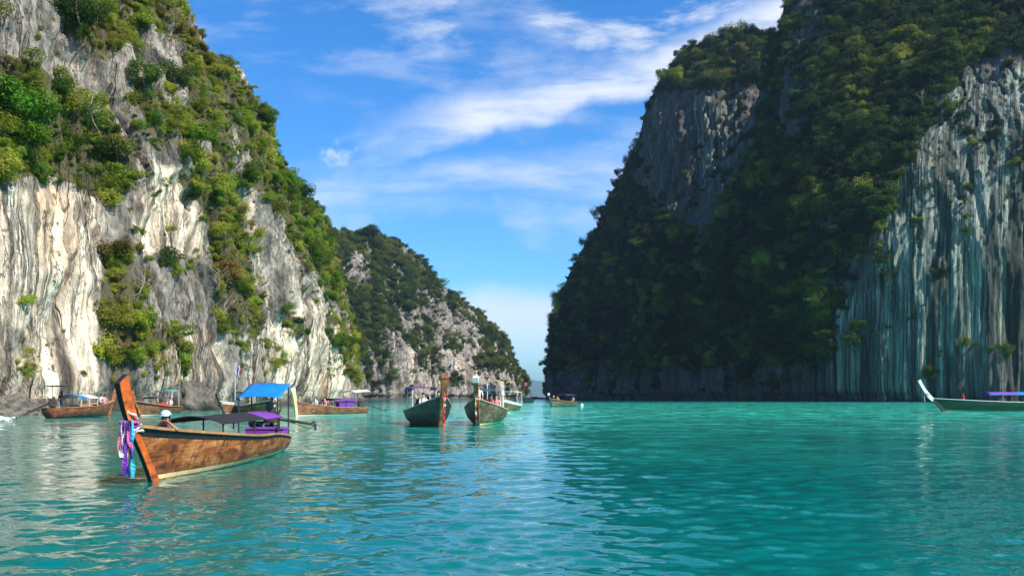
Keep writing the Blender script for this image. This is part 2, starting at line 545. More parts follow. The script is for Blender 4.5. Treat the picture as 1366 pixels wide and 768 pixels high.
class Cliff:
    """a rock wall: base line on the water, ridge line above, displaced into buttresses, ledges and flutes, with a sloping back"""
    def __init__(s, name, label, rows, sp, nv, k, amp, seed, mat, veg, pale, back=70.0, notch=2.4, fine=1.0, drape=1.0, ledge=1.0):
        C = []
        for bpx, bY, tpx, tpy, tY in rows:
            b = at(bpx, HY, bY)
            t = at(tpx, tpy, tY)
            C.append((b.x, b.y, t.x, t.y, t.z))
        C = np.array(C)
        per = [max(3, int(np.hypot(*(C[i + 1, :2] - C[i, :2]) + 0.0) / sp + 0.3 * np.hypot(*(C[i + 1, 2:4] - C[i, 2:4])) / sp)) for i in range(len(C) - 1)]
        D = catmull(C, per)
        nu = len(D)
        base, top = D[:, :2], D[:, 2:4]
        tz = D[:, 4]
        mid = base * 0.6 + top * 0.4
        tan = np.gradient(mid, axis=0)
        for _ in range(30):
            tan[1:-1] = (tan[:-2] + tan[1:-1] * 2 + tan[2:]) / 4
        tan /= np.linalg.norm(tan, axis=1)[:, None] + 1e-9
        nrm = np.stack([tan[:, 1], -tan[:, 0]], 1)          # control rows run so that this side faces the water
        nb = max(10, nv // 7)
        v = np.linspace(0, 1, nv)
        P = np.zeros((nu, nv + nb, 3))
        g = v[None, :] ** k
        P[:, :nv, :2] = base[:, None] + (top - base)[:, None] * g[..., None]
        P[:, :nv, 2] = -3 + (tz[:, None] + 3) * v[None]
        wv = (np.arange(1, nb + 1) / nb)[None, :]
        P[:, nv:, :2] = top[:, None] - nrm[:, None] * (wv ** 1.4 * back)[..., None]
        P[:, nv:, 2] = tz[:, None] * (1 - 0.55 * wv ** 2.2) - 2.0 * wv
        vv = np.concatenate([np.broadcast_to(v, (nu, nv)), np.broadcast_to(1 + wv, (nu, nb))], 1)
        q = P.copy()
        q[..., :2] += fbm(P * np.array([1 / 16., 1 / 16., 1 / (42. / ledge)]), 2, seed + 91)[..., None] * 3.0 * ledge
        big = fbm(q * np.array([1 / 30., 1 / 30., 1 / 60.]), 3, seed) * 5.0
        but = fbm(q * np.array([1 / 10., 1 / 10., 1 / 75.]), 3, seed + 5, ridged=True) * 2.3 * drape
        led = fbm(q * np.array([1 / 8., 1 / 8., ledge ** 2 / 5.]), 5, seed + 9, 0.6) * 1.3 * ledge
        crack = -np.clip(fbm(q * np.array([1 / 5., 1 / 5., 1 / 95.]), 3, seed + 13, ridged=True) - 0.38, 0, 1) * 5.5 * drape
        flu = fbm(q * np.array([1 / 1.9, 1 / 1.9, 1 / 30.]), 3, seed + 21, 0.6, ridged=True) * 0.75 * fine
        fin = (fbm(P / np.array([1.0, 1.0, 1.5 / ledge ** 2]), 3, seed + 33, 0.65) * 0.38 + fbm(P / np.array([0.9, 0.9, 9.0]), 2, seed + 35, ridged=True) * 0.25) * fine
        env = 1 - 0.75 * sst(vv, 0.75, 1.0)
        d = (big * env + (but + led + crack) * (1 - 0.35 * sst(vv, 0.85, 1))) * amp + flu + fin
        z = P[..., 2]
        nn = 0.55 + 0.45 * vnoise(P / 14.0, seed + 3)
        d -= notch * np.exp(-((z - 1.2) / 1.7) ** 2) * nn
        up = sst(vv, 0.55, 1.0) * 0.5
        P[..., 0] += nrm[:, None, 0] * d * (1 - up * 0.3)
        P[..., 1] += nrm[:, None, 1] * d * (1 - up * 0.3)
        P[..., 2] += np.where(z > 4, d * up + fin * 0.6, 0)
        s.P, s.nv, s.vv = P, nv, vv
        du = np.gradient(P, axis=0)
        dv = np.gradient(P, axis=1)
        N = np.cross(du, dv)
        s.area = np.linalg.norm(N, axis=2)
        N /= s.area[..., None] + 1e-9
        if (N[:, :nv, :2] * nrm[:, None]).sum() < 0:
            N = -N
        s.N = N
        wob = fbm(P / 5.0, 3, seed + 55)
        dep = np.maximum(P[..., 1], 5)
        s.px = CX + P[..., 0] / dep * FPX
        s.py = HY - (P[..., 2] - CAMH) / dep * FPX
        s.veg = np.clip(veg(s.px + wob * 14, s.py + np.roll(wob, 37, 0) * 14), 0, 1.15)
        patchy = fbm(P / (np.array([6., 6., 7.]) * max(1.0, amp ** 1.7)), 4, seed + 70)
        s.grow = np.clip(s.veg * 1.5 - 0.42 + patchy * 1.25 * (1 - 0.35 * s.veg) + N[..., 2] * 0.6, 0, 1)
        s.grow *= sst(P[..., 2], 2.0, 5.0)
        pl = np.clip(pale(s.px, s.py) + 0.0, 0, 1)
        idx = np.arange(nu * (nv + nb)).reshape(nu, nv + nb)
        F = np.stack([idx[:-1, :-1], idx[1:, :-1], idx[1:, 1:], idx[:-1, 1:]], -1).reshape(-1, 4)
        me = np_mesh(name, P.reshape(-1, 3), F, [mat])
        arc = np.concatenate([[0], np.cumsum(np.hypot(*np.diff(mid, axis=0).T))])
        flow = np.stack([arc[:, None] + fbm(P / 9.0, 2, seed + 81) * 0.35, 0.12 * np.hypot(P[..., 0], P[..., 1]), P[..., 2]], -1)
        a = me.attributes.new('flow', 'FLOAT_VECTOR', 'POINT')
        a.data.foreach_set('vector', np.ascontiguousarray(flow, dtype=np.float32).ravel())
        for an, arr in (('pale', pl), ('soil', s.grow)):
            a = me.attributes.new(an, 'FLOAT', 'POINT')
            a.data.foreach_set('value', np.ascontiguousarray(arr.ravel(), dtype=np.float32))
        s.ob = tag(link(name, me), label, 'cliff', None, 'structure')

    def find(s, px, py, tol=5):
        """world point and normal of the rock seen at a place of the photograph"""
        d = np.hypot(s.px - px, s.py - py)
        ok = d < max(tol, d.min() + 2)
        score = np.where(ok, s.P[..., 1] + d * 0.5, 1e9)
        i = np.unravel_index(np.argmin(score), score.shape)
        return Vector(s.P[i]), Vector(s.N[i])

    def scatter(s, count, rmin, rmax, power, rng, lean=0.5):
        """plants: positions, rotations, sizes, drawn by area and growth"""
        P, N = s.P, s.N
        view = -P / (np.linalg.norm(P, axis=2)[..., None] + 1e-9)
        facing = (N * view).sum(2) > -0.25
        infr = (s.px > -110) & (s.px < 1480) & (s.py > -230) & (P[..., 1] > 20)
        wgt = s.area * s.grow ** 1.3 * facing * infr
        wgt = wgt.ravel() / wgt.sum()
        ii = rng.choice(len(wgt), size=count, p=wgt)
        p = P.reshape(-1, 3)[ii].copy()
        n = N.reshape(-1, 3)[ii]
        g = s.grow.ravel()[ii]
        r = rmin + (rmax - rmin) * rng.random(count) ** power
        r *= 0.6 + 0.4 * g
        p += n * (r * lean * 0.6)[:, None]
        p[:, 2] += r * 0.15
        p += rng.normal(0, 0.25, p.shape) * r[:, None]
        return p, n, r, s.px.ravel()[ii], s.py.ravel()[ii]


# rows: base (photo column, distance) and ridge (photo column, row, distance)
CL = Cliff('limestone_cliff', 'tall sunlit limestone cliff with white and orange streaks on the left of the lagoon', [
    (-900, 55, -700, -700, 100), (-260, 68, -220, -520, 112), (0, 82, -30, -420, 122), (140, 96, 90, -230, 132), (250, 106, 178, -90, 140), (310, 118, 262, 48, 148),
    (352, 132, 322, 108, 160), (400, 153, 356, 172, 178), (440, 185, 398, 255, 205), (459, 220, 432, 313, 240),
    (467, 250, 450, 405, 265), (469, 275, 461, 455, 292), (464, 330, 452, 470, 345), (440, 420, 420, 480, 430)],
    0.31, 460, 1.9, 1.0, 3, ROCK_L, VEG_L, PALE_L, 70, 2.2, 1.0, 1.0, 0.8)
CF = Cliff('limestone_cliff', 'far bushy limestone headland sloping down to the open sea', [
    (380, 560, 380, 318, 640), (440, 600, 437, 308, 690), (480, 630, 462, 313, 720), (515, 655, 490, 313, 740), (545, 680, 519, 319, 760),
    (570, 700, 542, 333, 770), (595, 720, 568, 358, 785), (620, 740, 587, 380, 800), (645, 765, 612, 397, 820), (668, 790, 638, 419, 835),
    (684, 815, 660, 437, 850), (692, 835, 677, 456, 860), (697, 850, 690, 484, 865), (699, 862, 698, 498, 870), (698, 890, 697, 502, 895), (690, 960, 688, 505, 960)],
    1.1, 190, 1.7, 1.6, 23, ROCK_F, VEG_F, PALE_F, 120, 4.0, 1.5)
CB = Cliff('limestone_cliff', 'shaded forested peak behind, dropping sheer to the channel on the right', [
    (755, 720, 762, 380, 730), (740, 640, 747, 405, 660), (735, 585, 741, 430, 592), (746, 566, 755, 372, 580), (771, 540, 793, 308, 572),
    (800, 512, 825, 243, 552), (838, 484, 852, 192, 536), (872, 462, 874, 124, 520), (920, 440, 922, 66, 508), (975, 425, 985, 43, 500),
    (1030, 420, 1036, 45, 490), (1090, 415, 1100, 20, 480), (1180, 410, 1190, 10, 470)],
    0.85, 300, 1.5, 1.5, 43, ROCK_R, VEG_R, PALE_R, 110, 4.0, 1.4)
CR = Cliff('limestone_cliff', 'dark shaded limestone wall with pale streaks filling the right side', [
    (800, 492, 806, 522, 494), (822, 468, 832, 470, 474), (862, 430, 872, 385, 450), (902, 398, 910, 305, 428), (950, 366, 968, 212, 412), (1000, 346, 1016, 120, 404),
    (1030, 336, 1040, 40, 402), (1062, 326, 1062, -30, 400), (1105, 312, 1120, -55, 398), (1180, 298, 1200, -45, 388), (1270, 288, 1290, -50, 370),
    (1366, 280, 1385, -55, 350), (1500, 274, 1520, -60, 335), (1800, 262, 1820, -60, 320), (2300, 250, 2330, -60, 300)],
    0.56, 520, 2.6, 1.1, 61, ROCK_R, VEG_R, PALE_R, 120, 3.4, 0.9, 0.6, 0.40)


# ------------------------------------------------------------------ water
def water_material():
    m, t, b = principled('lagoon_water')
    co = t.n('ShaderNodeTexCoord').outputs['Object']
    geo = t.n('ShaderNodeNewGeometry')
    s = t.n('ShaderNodeSeparateXYZ', {0: co})
    big = t.noise(t.n('ShaderNodeMapping', {0: co, 3: (0.012, 0.03, 1)}).outputs[0], 1.0, 3.0)
    # sandy shallows along the cliffs are paler, the open pass is deep blue
    y = t.math('ADD', s.outputs[1], t.math('MULTIPLY', t.math('SUBTRACT', big, 0.5), 90.0))
    shal = t.math('MULTIPLY', t.ss(y, 8.0, 92.0), 1.0)
    c = t.mix(shal, (0.0, 0.122, 0.130), t.mix(t.ss(s.outputs[0], -45.0, 5.0), (0.02, 0.23, 0.20), (0.05, 0.62, 0.50)))
    c = t.mix(t.ss(big, 0.35, 0.7, 0.0, 0.35), c, (0.0, 0.20, 0.19))
    c = t.mix(t.ss(s.outputs[1], 200.0, 330.0), c, (0.0, 0.10, 0.13))
    t.t.links.new(c, b.inputs['Base Color'])
    b.inputs['Roughness'].default_value = 0.04
    b.inputs['IOR'].default_value = 1.33
    # ripples as slopes (kept at any distance)
    def slope(scale, st, amt):
        mp = t.n('ShaderNodeMapping', {0: co, 2: (0, 0, R(12)), 3: st}).outputs[0]
        v = t.vec('SUBTRACT', t.noise(mp, scale, 3.0, 0.55, 0.4, col=True), (0.5, 0.5, 0.5))
        return t.vec('MULTIPLY', v, (amt, amt, 0.0))
    far = t.ss(s.outputs[1], 10.0, 90.0, 0.12, 1.0)
    sl = t.vec('ADD', slope(7.0, (0.5, 1.3, 1), 0.17), t.vec('MULTIPLY', slope(2.4, (0.5, 1.3, 1), 0.75), t.n('ShaderNodeCombineXYZ', {0: far, 1: far, 2: 0.0}).outputs[0]))
    sl2 = t.vec('MULTIPLY', slope(0.8, (0.5, 1.3, 1), 0.9), t.n('ShaderNodeCombineXYZ', {0: far, 1: far, 2: 0.0}).outputs[0])
    nr = t.vec('NORMALIZE', t.vec('ADD', t.vec('ADD', geo.outputs['Normal'], sl), sl2))
    t.t.links.new(nr, b.inputs['Normal'])
    return m


def build_water():
    rl = [0.6]
    while rl[-1] < 26000:
        q = rl[-1]
        rl.append(q + (0.12 if q < 4.5 else max(0.036, q * 0.0062)) * (1.0 if q < 400 else 4.0))
    r = np.array(rl)
    nr, na = len(r), 1200
    a = np.radians(np.linspace(-80, 80, na))
    rr, aa = np.meshgrid(r, a, indexing='ij')
    x, y = rr * np.sin(aa), rr * np.cos(aa) - 0.4
    ni = int(np.searchsorted(r, 260.0))                    # waves are modelled out to here; beyond, they are finer than the sheet
    xs, ys = x[:ni], y[:ni]
    dr = np.maximum(np.gradient(r)[:ni, None], rr[:ni] * (a[1] - a[0]))
    z = np.zeros_like(x)
    zi = np.zeros_like(xs)
    rg = np.random.default_rng(5)
    for o in range(9):
        wl0 = 0.24 * 1.36 ** o
        zc = np.zeros_like(xs) + o * 5.3
        wp = vnoise(np.stack([xs / (wl0 * 2.6), ys / (wl0 * 1.8), zc], -1), o) * 2.8
        ev = 0.80 + 0.75 * vnoise(np.stack([xs / (wl0 * 5), ys / (wl0 * 4), zc + 2], -1), o + 50)
        wg = np.clip((wl0 / dr - 2.5) / 2.5, 0, 1) * ev
        for i in range(8):
            wl = wl0 * rg.uniform(0.85, 1.2)
            th = rg.normal(R(92), 0.62)
            kx, ky = math.cos(th) * 2 * math.pi / wl, math.sin(th) * 2 * math.pi / wl
            amp = 0.0066 * wl / (1 + (wl / 0.85) ** 2.2) * rg.uniform(0.6, 1.4)
            ph = kx * xs + ky * ys + rg.random() * 6.28 + wp * rg.choice([-1, 1])
            zi += amp * wg * (np.sin(ph) + 0.25 * np.sin(2 * ph + 1.3))
    z[:ni] = zi
    idx = np.arange(nr * na).reshape(nr, na)
    F = np.stack([idx[:-1, :-1], idx[:-1, 1:], idx[1:, 1:], idx[1:, :-1]], -1).reshape(-1, 4)[:, ::-1]
    me = np_mesh('water', np.stack([x, y, z], -1).reshape(-1, 3), F, [water_material()])
    tag(link('water', me), 'rippled turquoise lagoon water', 'water', None, 'structure')


build_water()


# ------------------------------------------------------------------ far shore and the air
def build_hills():
    m = paint('far_forest', (0.05, 0.085, 0.04), 0.9, 0.4, 0.01)
    xs = np.linspace(-2600, 3400, 260)
    n = 14
    V = []
    h = 150 + 60 * np.sin(xs / 900 + 0.6) + fbm(np.stack([xs / 400, xs * 0, xs * 0], -1), 4, 8) * 55
    h += np.clip((350 - xs) / 700, -0.3, 1) * 45
    for j in range(n):
        t = j / (n - 1)
        yy = 9000 + t * 1400 + fbm(np.stack([xs / 300, xs * 0 + t * 3, xs * 0], -1), 3, 4) * 120
        zz = h * math.sin(min(t * 1.7, 1) * math.pi / 2) * (1 - max(0, t - 0.6) * 1.5) - 1
        V.append(np.stack([xs, yy, zz], -1))
    V = np.array(V)
    idx = np.arange(n * len(xs)).reshape(n, len(xs))
    F = np.stack([idx[:-1, :-1], idx[:-1, 1:], idx[1:, 1:], idx[1:, :-1]], -1).reshape(-1, 4)
    tag(link('hills', np_mesh('hills', V.reshape(-1, 3), F, [m])), 'distant blue hills across the open sea', 'hills', None, 'structure')


build_hills()


def build_haze():
    m = bpy.data.materials.new('haze_air')
    m.use_nodes = True
    m.node_tree.nodes.clear()
    t = NT(m.node_tree)
    v = t.n('ShaderNodeVolumePrincipled', {'Color': (0.42, 0.70, 1.0, 1), 'Density': HAZE_DENSITY, 'Anisotropy': 0.2})
    t.n('ShaderNodeOutputMaterial', {'Volume': v.outputs[0]})
    b = MB().box((400, 13000, 168), (54000, 27200, 344))
    tag(b.build('haze', m), 'thin blue sea air', 'haze', None, 'stuff')


HAZE_DENSITY = 0.75e-4
build_haze()


# ------------------------------------------------------------------ foliage
def leaf_material(name, translucent=0.45):
    m, t, b = principled(name)
    at_ = t.n('ShaderNodeAttribute', attribute_name='tint', attribute_type='INSTANCER').outputs['Color']
    lv = t.n('ShaderNodeAttribute', attribute_name='shade').outputs['Fac']
    hs = t.n('ShaderNodeHueSaturation', {'Hue': t.math('ADD', 0.5, t.math('MULTIPLY', t.math('SUBTRACT', lv, 0.5), 0.05)),
                                         'Saturation': 1.05, 'Value': t.ss(lv, 0.0, 1.0, 0.72, 1.28), 'Color': at_}).outputs[0]
    t.t.links.new(hs, b.inputs['Base Color'])
    b.inputs['Roughness'].default_value = 0.55
    b.inputs['Specular IOR Level'].default_value = 0.25
    tr = t.n('ShaderNodeBsdfTranslucent', {'Color': hs})
    mx = t.n('ShaderNodeMixShader', {0: translucent, 1: b.outputs[0], 2: tr.outputs[0]})
    t.t.links.new(mx.outputs[0], m.node_tree.nodes['Material Output'].inputs[0])
    return m


LEAF = leaf_material('leaves')
BARK = paint('bark', (0.16, 0.12, 0.085), 0.9, 0.5, 3.0, bump=0.03)
BRANCH_PALE = paint('pale_dry_branch', (0.34, 0.28, 0.22), 0.9, 0.4, 3.0)


def crown_mesh(name, seed, leaves=520, lobes=9, flat=0.75, size=0.115, droop=0.0):
    rg = np.random.default_rng(seed)
    c = rg.normal(0, 1, (lobes, 3))
    c /= np.linalg.norm(c, axis=1)[:, None]
    c *= (0.25 + 0.5 * rg.random(lobes) ** 0.5)[:, None]
    c[:, 2] *= flat
    rad = 0.26 + 0.24 * rg.random(lobes)
    li = rg.integers(0, lobes, leaves)
    d = rg.normal(0, 1, (leaves, 3))
    d /= np.linalg.norm(d, axis=1)[:, None]
    pos = c[li] + d * (rad[li] * (0.45 + 0.62 * rg.random(leaves) ** 0.7 + 0.45 * (rg.random(leaves) < 0.10) * rg.random(leaves)))[:, None] * np.array([1, 1, 0.8])
    pos[:, 2] -= droop * np.abs(rg.normal(0, 0.5, leaves))
    n = d + rg.normal(0, 0.55, (leaves, 3)) + np.array([0, 0, 0.45])
    n /= np.linalg.norm(n, axis=1)[:, None]
    a = np.cross(n, rg.normal(0, 1, (leaves, 3)))
    a /= np.linalg.norm(a, axis=1)[:, None]
    b = np.cross(n, a)
    s = size * (0.6 + 0.8 * rg.random(leaves))[:, None]
    V = np.stack([pos - a * s * 1.25, pos - b * s * 0.55 + n * s * 0.25, pos + a * s * 1.25 - n * s * 0.2, pos + b * s * 0.55 + n * s * 0.25], 1).reshape(-1, 3)
    F = np.arange(leaves * 4).reshape(-1, 4)
    me = np_mesh(name, V, F, [LEAF], smooth=False)
    at_ = me.attributes.new('shade', 'FLOAT', 'FACE')
    at_.data.foreach_set('value', (0.55 * rg.random(lobes)[li] + 0.45 * rg.random(leaves)).astype(np.float32))
    return me


CROWNS = [crown_mesh('crown', 100 + i, 1900, 11 + 2 * i, 0.62 + 0.09 * i, 0.056) for i in range(4)]
CROWNS.append(crown_mesh('crown', 140, 1200, 11, 0.6, 0.06, 0.8))      # trailing creeper
CROWNS.append(crown_mesh('crown', 150, 600, 15, 0.8, 0.07))           # thin, airy


def trunk_obj(root, h, out, rad, seed, mat=BARK, forks=3):
    """tapered trunk that leaves the rock outwards and bends up, with a few limbs"""
    rg = random.Random(seed)
    b = MB()
    p0 = Vector((0, 0, 0)) - out * 0.6
    p1 = out * h * 0.22 + Vector((0, 0, h * 0.22))
    p2 = out * h * 0.34 + Vector((rg.uniform(-.06, .06) * h, rg.uniform(-.06, .06) * h, h * 0.55))
    p3 = out * h * 0.36 + Vector((rg.uniform(-.1, .1) * h, rg.uniform(-.1, .1) * h, h * 0.92))
    b.tube([p0, p1, p2, p3], [rad, rad * 0.8, rad * 0.55, rad * 0.2], 7)
    for i in range(forks):
        a = rg.uniform(0, 6.28)
        d = Vector((math.cos(a), math.sin(a), 0.7)) * h * rg.uniform(0.25, 0.42)
        s0 = p1.lerp(p2, rg.uniform(0.4, 1.0))
        b.tube([s0, s0 + d * 0.5 + Vector((0, 0, h * 0.03)), s0 + d], [rad * 0.4, rad * 0.28, rad * 0.1], 5)
    b.build('trunk', mat, root, True)
    return p2


def tree(name, label, cat, cliff, px, py, size, tint, crown=0, hscale=1.1, group=None, z=None, outk=1.0, mat=BARK):
    p, n = cliff.find(px, py)
    out = Vector((n.x, n.y, 0)).normalized() * outk
    root = empty(name, p)
    tag(root, label, cat, group)
    h = size * hscale
    top = trunk_obj(root, h, out, size * 0.05 + 0.03, int(px * 7 + py), mat)
    c = link('crown', CROWNS[crown], root)
    c.location = top + Vector((0, 0, size * 0.22))
    c.scale = (size, size, size * 0.85)
    c.rotation_euler = (random.uniform(-.2, .2), random.uniform(-.2, .2), random.uniform(0, 6.28))
    c['tint'] = tint
    return root


G_BRIGHT, G_MID, G_DARK, G_YEL, G_OLIVE, G_RUST = (0.12, 0.22, 0.025), (0.10, 0.17, 0.03), (0.045, 0.09, 0.022), (0.26, 0.28, 0.04), (0.18, 0.19, 0.045), (0.22, 0.14, 0.05)
TREES = [
    ('tree', 'bright green rounded tree at the left edge of the leafy ledge', CL, 14, 172, 3.6, (0.09, 0.20, 0.02), 0),
    ('tree', 'lower bright green tree under the brightest tree at the ledge edge', CL, 30, 205, 2.5, (0.10, 0.20, 0.02), 1),
    ('tree', 'dark spreading tree under the cliff top above the grey rock face', CL, 108, 38, 3.4, G_DARK, 2),
    ('shrub', 'round lone bush sitting on bare grey rock below the ridge', CL, 328, 240, 2.6, (0.05, 0.12, 0.015), 3),
    ('tree', 'yellow-green bushy tree in the middle of the leafy ledge', CL, 88, 158, 2.6, G_YEL, 3),
    ('tree', 'olive tree at the outer corner of the ledge above the white streaks', CL, 160, 222, 2.6, G_OLIVE, 1),
    ('tree', 'mid green tree beside a bare grey rib high on the sunlit cliff', CL, 192, 116, 2.5, G_MID, 2),
    ('tree', 'broad pale green tree on the shoulder beneath the sunlit ridge', CL, 238, 122, 2.7, (0.09, 0.13, 0.035), 0),
    ('tree', 'bright tree at the top of the hanging green strip', CL, 262, 200, 2.6, G_BRIGHT, 1),
    ('shrub', 'rusty dry bush in the green strip above the boats', CL, 308, 372, 2.2, G_RUST, 3),
    ('shrub', 'yellow-green bush hanging on the lower white wall by the strip', CL, 322, 330, 2.2, G_YEL, 2),
    ('shrub', 'brown and olive bush on the rock beside the white streaked wall', CL, 152, 345, 2.2, (0.12, 0.10, 0.03), 0),
    ('shrub', 'dark bush in a crack right of the white streaked wall', CL, 226, 350, 1.8, G_DARK, 3),
    ('tree', 'tree leaning from the steep end of the near cliff above its waterline', CL, 456, 470, 3.2, (0.085, 0.15, 0.02), 0),
    ('tree', 'yellow-green tree under the ridge end of the near cliff', CL, 428, 358, 3.0, (0.10, 0.15, 0.025), 2),
    ('shrub', 'small green bush alone on the pale lower rock', CL, 378, 420, 1.9, G_MID, 1),
    ('tree', 'skyline tree on the bend of the sunlit ridge', CL, 352, 168, 2.4, G_MID, 0),
    ('tree', 'skyline tree low on the sunlit ridge', CL, 405, 268, 2.8, G_DARK, 1),
    ('tree', 'rounded tree crowning the far headland', CF, 492, 318, 9.0, G_DARK, 1),
    ('tree', 'tree on the slope edge of the far headland', CF, 590, 385, 8.0, G_MID, 2),
    ('shrub', 'pale green bush low on the far headland near its dark foot', CF, 525, 505, 7.0, (0.10, 0.15, 0.03), 3),
    ('tree', 'flat topped tree at the corner of the shaded peak', CB, 884, 112, 6.5, G_MID, 0),
    ('tree', 'tree on the summit of the shaded peak', CB, 985, 48, 6.0, G_OLIVE, 1),
    ('tree', 'bristling skyline tree halfway down the shaded peak', CB, 796, 292, 6.0, G_DARK, 5),
    ('tree', 'bristling skyline tree higher up the shaded peak edge', CB, 846, 205, 5.5, G_DARK, 5),
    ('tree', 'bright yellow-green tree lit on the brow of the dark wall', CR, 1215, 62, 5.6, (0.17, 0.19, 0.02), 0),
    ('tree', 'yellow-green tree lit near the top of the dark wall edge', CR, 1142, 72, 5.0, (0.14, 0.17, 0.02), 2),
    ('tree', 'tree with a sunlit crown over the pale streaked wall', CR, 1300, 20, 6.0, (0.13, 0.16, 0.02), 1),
    ('shrub', 'trailing shrub hanging over the pale streaked wall from the forest edge', CR, 1185, 275, 3.4, G_DARK, 4),
    ('shrub', 'dry light brown shrub standing out on the dark forest slope', CR, 905, 290, 4.0, (0.20, 0.18, 0.07), 3),
]
for nm, lab, cf, px, py, sz, tint, cr in TREES:
    tree(nm, lab, nm, cf, px, py, sz, tint, cr, 1.0 if nm == 'tree' else 0.5)
# the tree that leans out over the channel from the foot of the peak
tree('leaning_tree', 'dark leaning tree overhanging the channel from the shaded peak edge', 'tree', CB, 731, 408, 5.0, G_DARK, 5, 1.1, outk=2.2)


def dead_tree(label, cliff, px, py, h):
    p, n = cliff.find(px, py)
    root = empty('dead_tree', p)
    tag(root, label, 'tree')
    rg = random.Random(int(px * 3 + py))
    out = Vector((n.x, n.y, 0)).normalized()
    trunk_obj(root, h, out, h * .028, int(px + py), BRANCH_PALE, 4)
    for i in range(5):
        a = rg.uniform(0, 6.28)
        s0 = out * h * .34 + Vector((0, 0, h * rg.uniform(.5, .85)))
        d = Vector((math.cos(a), math.sin(a), rg.uniform(.3, 1))) * h * .28
        MB().tube([s0, s0 + d * .5, s0 + d + Vector((0, 0, h * .05))], [h * .011, h * .008, h * .003], 5).build('limb', BRANCH_PALE, root, True)
    return root


for lab, cf, px, py, h in (('bare pale branched tree standing in the leafy ledge of the sunlit cliff', CL, 128, 176, 4.2), ('pale dead tree leaning out under the shoulder of the sunlit ridge', CL, 205, 235, 3.6),
                           ('bare pale tree beside the rusty bush in the hanging strip', CL, 290, 395, 4.0), ('thin bare tree among the bushes by the white streaked wall', CL, 178, 400, 3.4),
                           ('bleached dead tree on the dark forest slope', CR, 935, 372, 10.0), ('bare tree at the top edge of the pale streaked wall', CR, 1232, 150, 7.5)):
    dead_tree(lab, cf, px, py, h)


def scatter_object(name, label, cloud, group=None):
    """one mass of plants: points that carry rotation, size, kind and tint, dressed with crowns by geometry nodes"""
    P, Rt, S, K, T = cloud
    me = bpy.data.meshes.new(name)
    me.vertices.add(len(P))
    me.vertices.foreach_set('co', P.astype(np.float32).ravel())
    for an, typ, fld, arr in (('rot', 'FLOAT_VECTOR', 'vector', Rt), ('scl', 'FLOAT_VECTOR', 'vector', S), ('pick', 'INT', 'value', K), ('tint', 'FLOAT_COLOR', 'color', T)):
        a = me.attributes.new(an, typ, 'POINT')
        a.data.foreach_set(fld, np.ascontiguousarray(arr, dtype=np.int32 if typ == 'INT' else np.float32).ravel())
    me.materials.append(LEAF)
    o = link(name, me)
    tag(o, label, 'foliage', None, 'stuff')
    ng = bpy.data.node_groups.new('foliage_nodes', 'GeometryNodeTree')
    ng.interface.new_socket('Geometry', in_out='INPUT', socket_type='NodeSocketGeometry')
    ng.interface.new_socket('Geometry', in_out='OUTPUT', socket_type='NodeSocketGeometry')
    t = NT(ng)
    gi = t.n('NodeGroupInput')
    go = t.n('NodeGroupOutput')
    jn = t.n('GeometryNodeJoinGeometry')
    for src in reversed(CROWN_OBJS):
        oi = t.n('GeometryNodeObjectInfo', {'Object': src, 'As Instance': False}, transform_space='ORIGINAL')
        g2 = t.n('GeometryNodeGeometryToInstance')
        ng.links.new(oi.outputs['Geometry'], g2.inputs[0])
        ng.links.new(g2.outputs[0], jn.inputs[0])
    def na(nm, dt):
        return t.n('GeometryNodeInputNamedAttribute', {'Name': nm}, data_type=dt).outputs[0]
    ip = t.n('GeometryNodeInstanceOnPoints', {'Pick Instance': True})
    ng.links.new(gi.outputs[0], ip.inputs['Points'])
    ng.links.new(jn.outputs[0], ip.inputs['Instance'])
    ng.links.new(na('pick', 'INT'), ip.inputs['Instance Index'])
    ng.links.new(na('rot', 'FLOAT_VECTOR'), ip.inputs['Rotation'])
    ng.links.new(na('scl', 'FLOAT_VECTOR'), ip.inputs['Scale'])
    ng.links.new(ip.outputs[0], go.inputs[0])
    md = o.modifiers.new('plants', 'NODES')
    md.node_group = ng
    return o


CROWN_OBJS = []
for cm in CROWNS:
    CROWN_OBJS.append(next(o for o in COL.objects if o.data is cm))


def make_cloud(parts, palette, rng):
    P, Rt, S, K, T = [], [], [], [], []
    pal = np.array(palette)
    for p, n, r, px, py in parts:
        c = len(p)
        yaw = rng.random(c) * 6.28
        Rt.append(np.stack([rng.normal(0, 0.25, c), rng.normal(0, 0.25, c), yaw], 1))
        s = np.stack([r * (0.65 + 0.8 * rng.random(c)), r * (0.65 + 0.8 * rng.random(c)), r * (0.5 + 0.6 * rng.random(c))], 1)
        S.append(s)
        k = rng.integers(0, 4, c)
        k[rng.random(c) < 0.24] = 4
        k[rng.random(c) < 0.20] = 5
        K.append(k)
        # kinds of plant grow in patches
        q = fbm(p / 9.0, 3, 77) * 0.5 + 0.5 + rng.normal(0, 0.13, c)
        q = np.clip((q - 0.5) * 1.5 + 0.5, 0, 0.999)
        f = q * (len(pal) - 1)
        i = f.astype(int)
        col = pal[i] + (pal[np.minimum(i + 1, len(pal) - 1)] - pal[i]) * (f - i)[:, None]
        col *= (0.55 + 0.8 * rng.random(c))[:, None]
        T.append(np.concatenate([col, np.ones((c, 1))], 1))
        P.append(p)
    return [np.concatenate(x) for x in (P, Rt, S, K, T)]


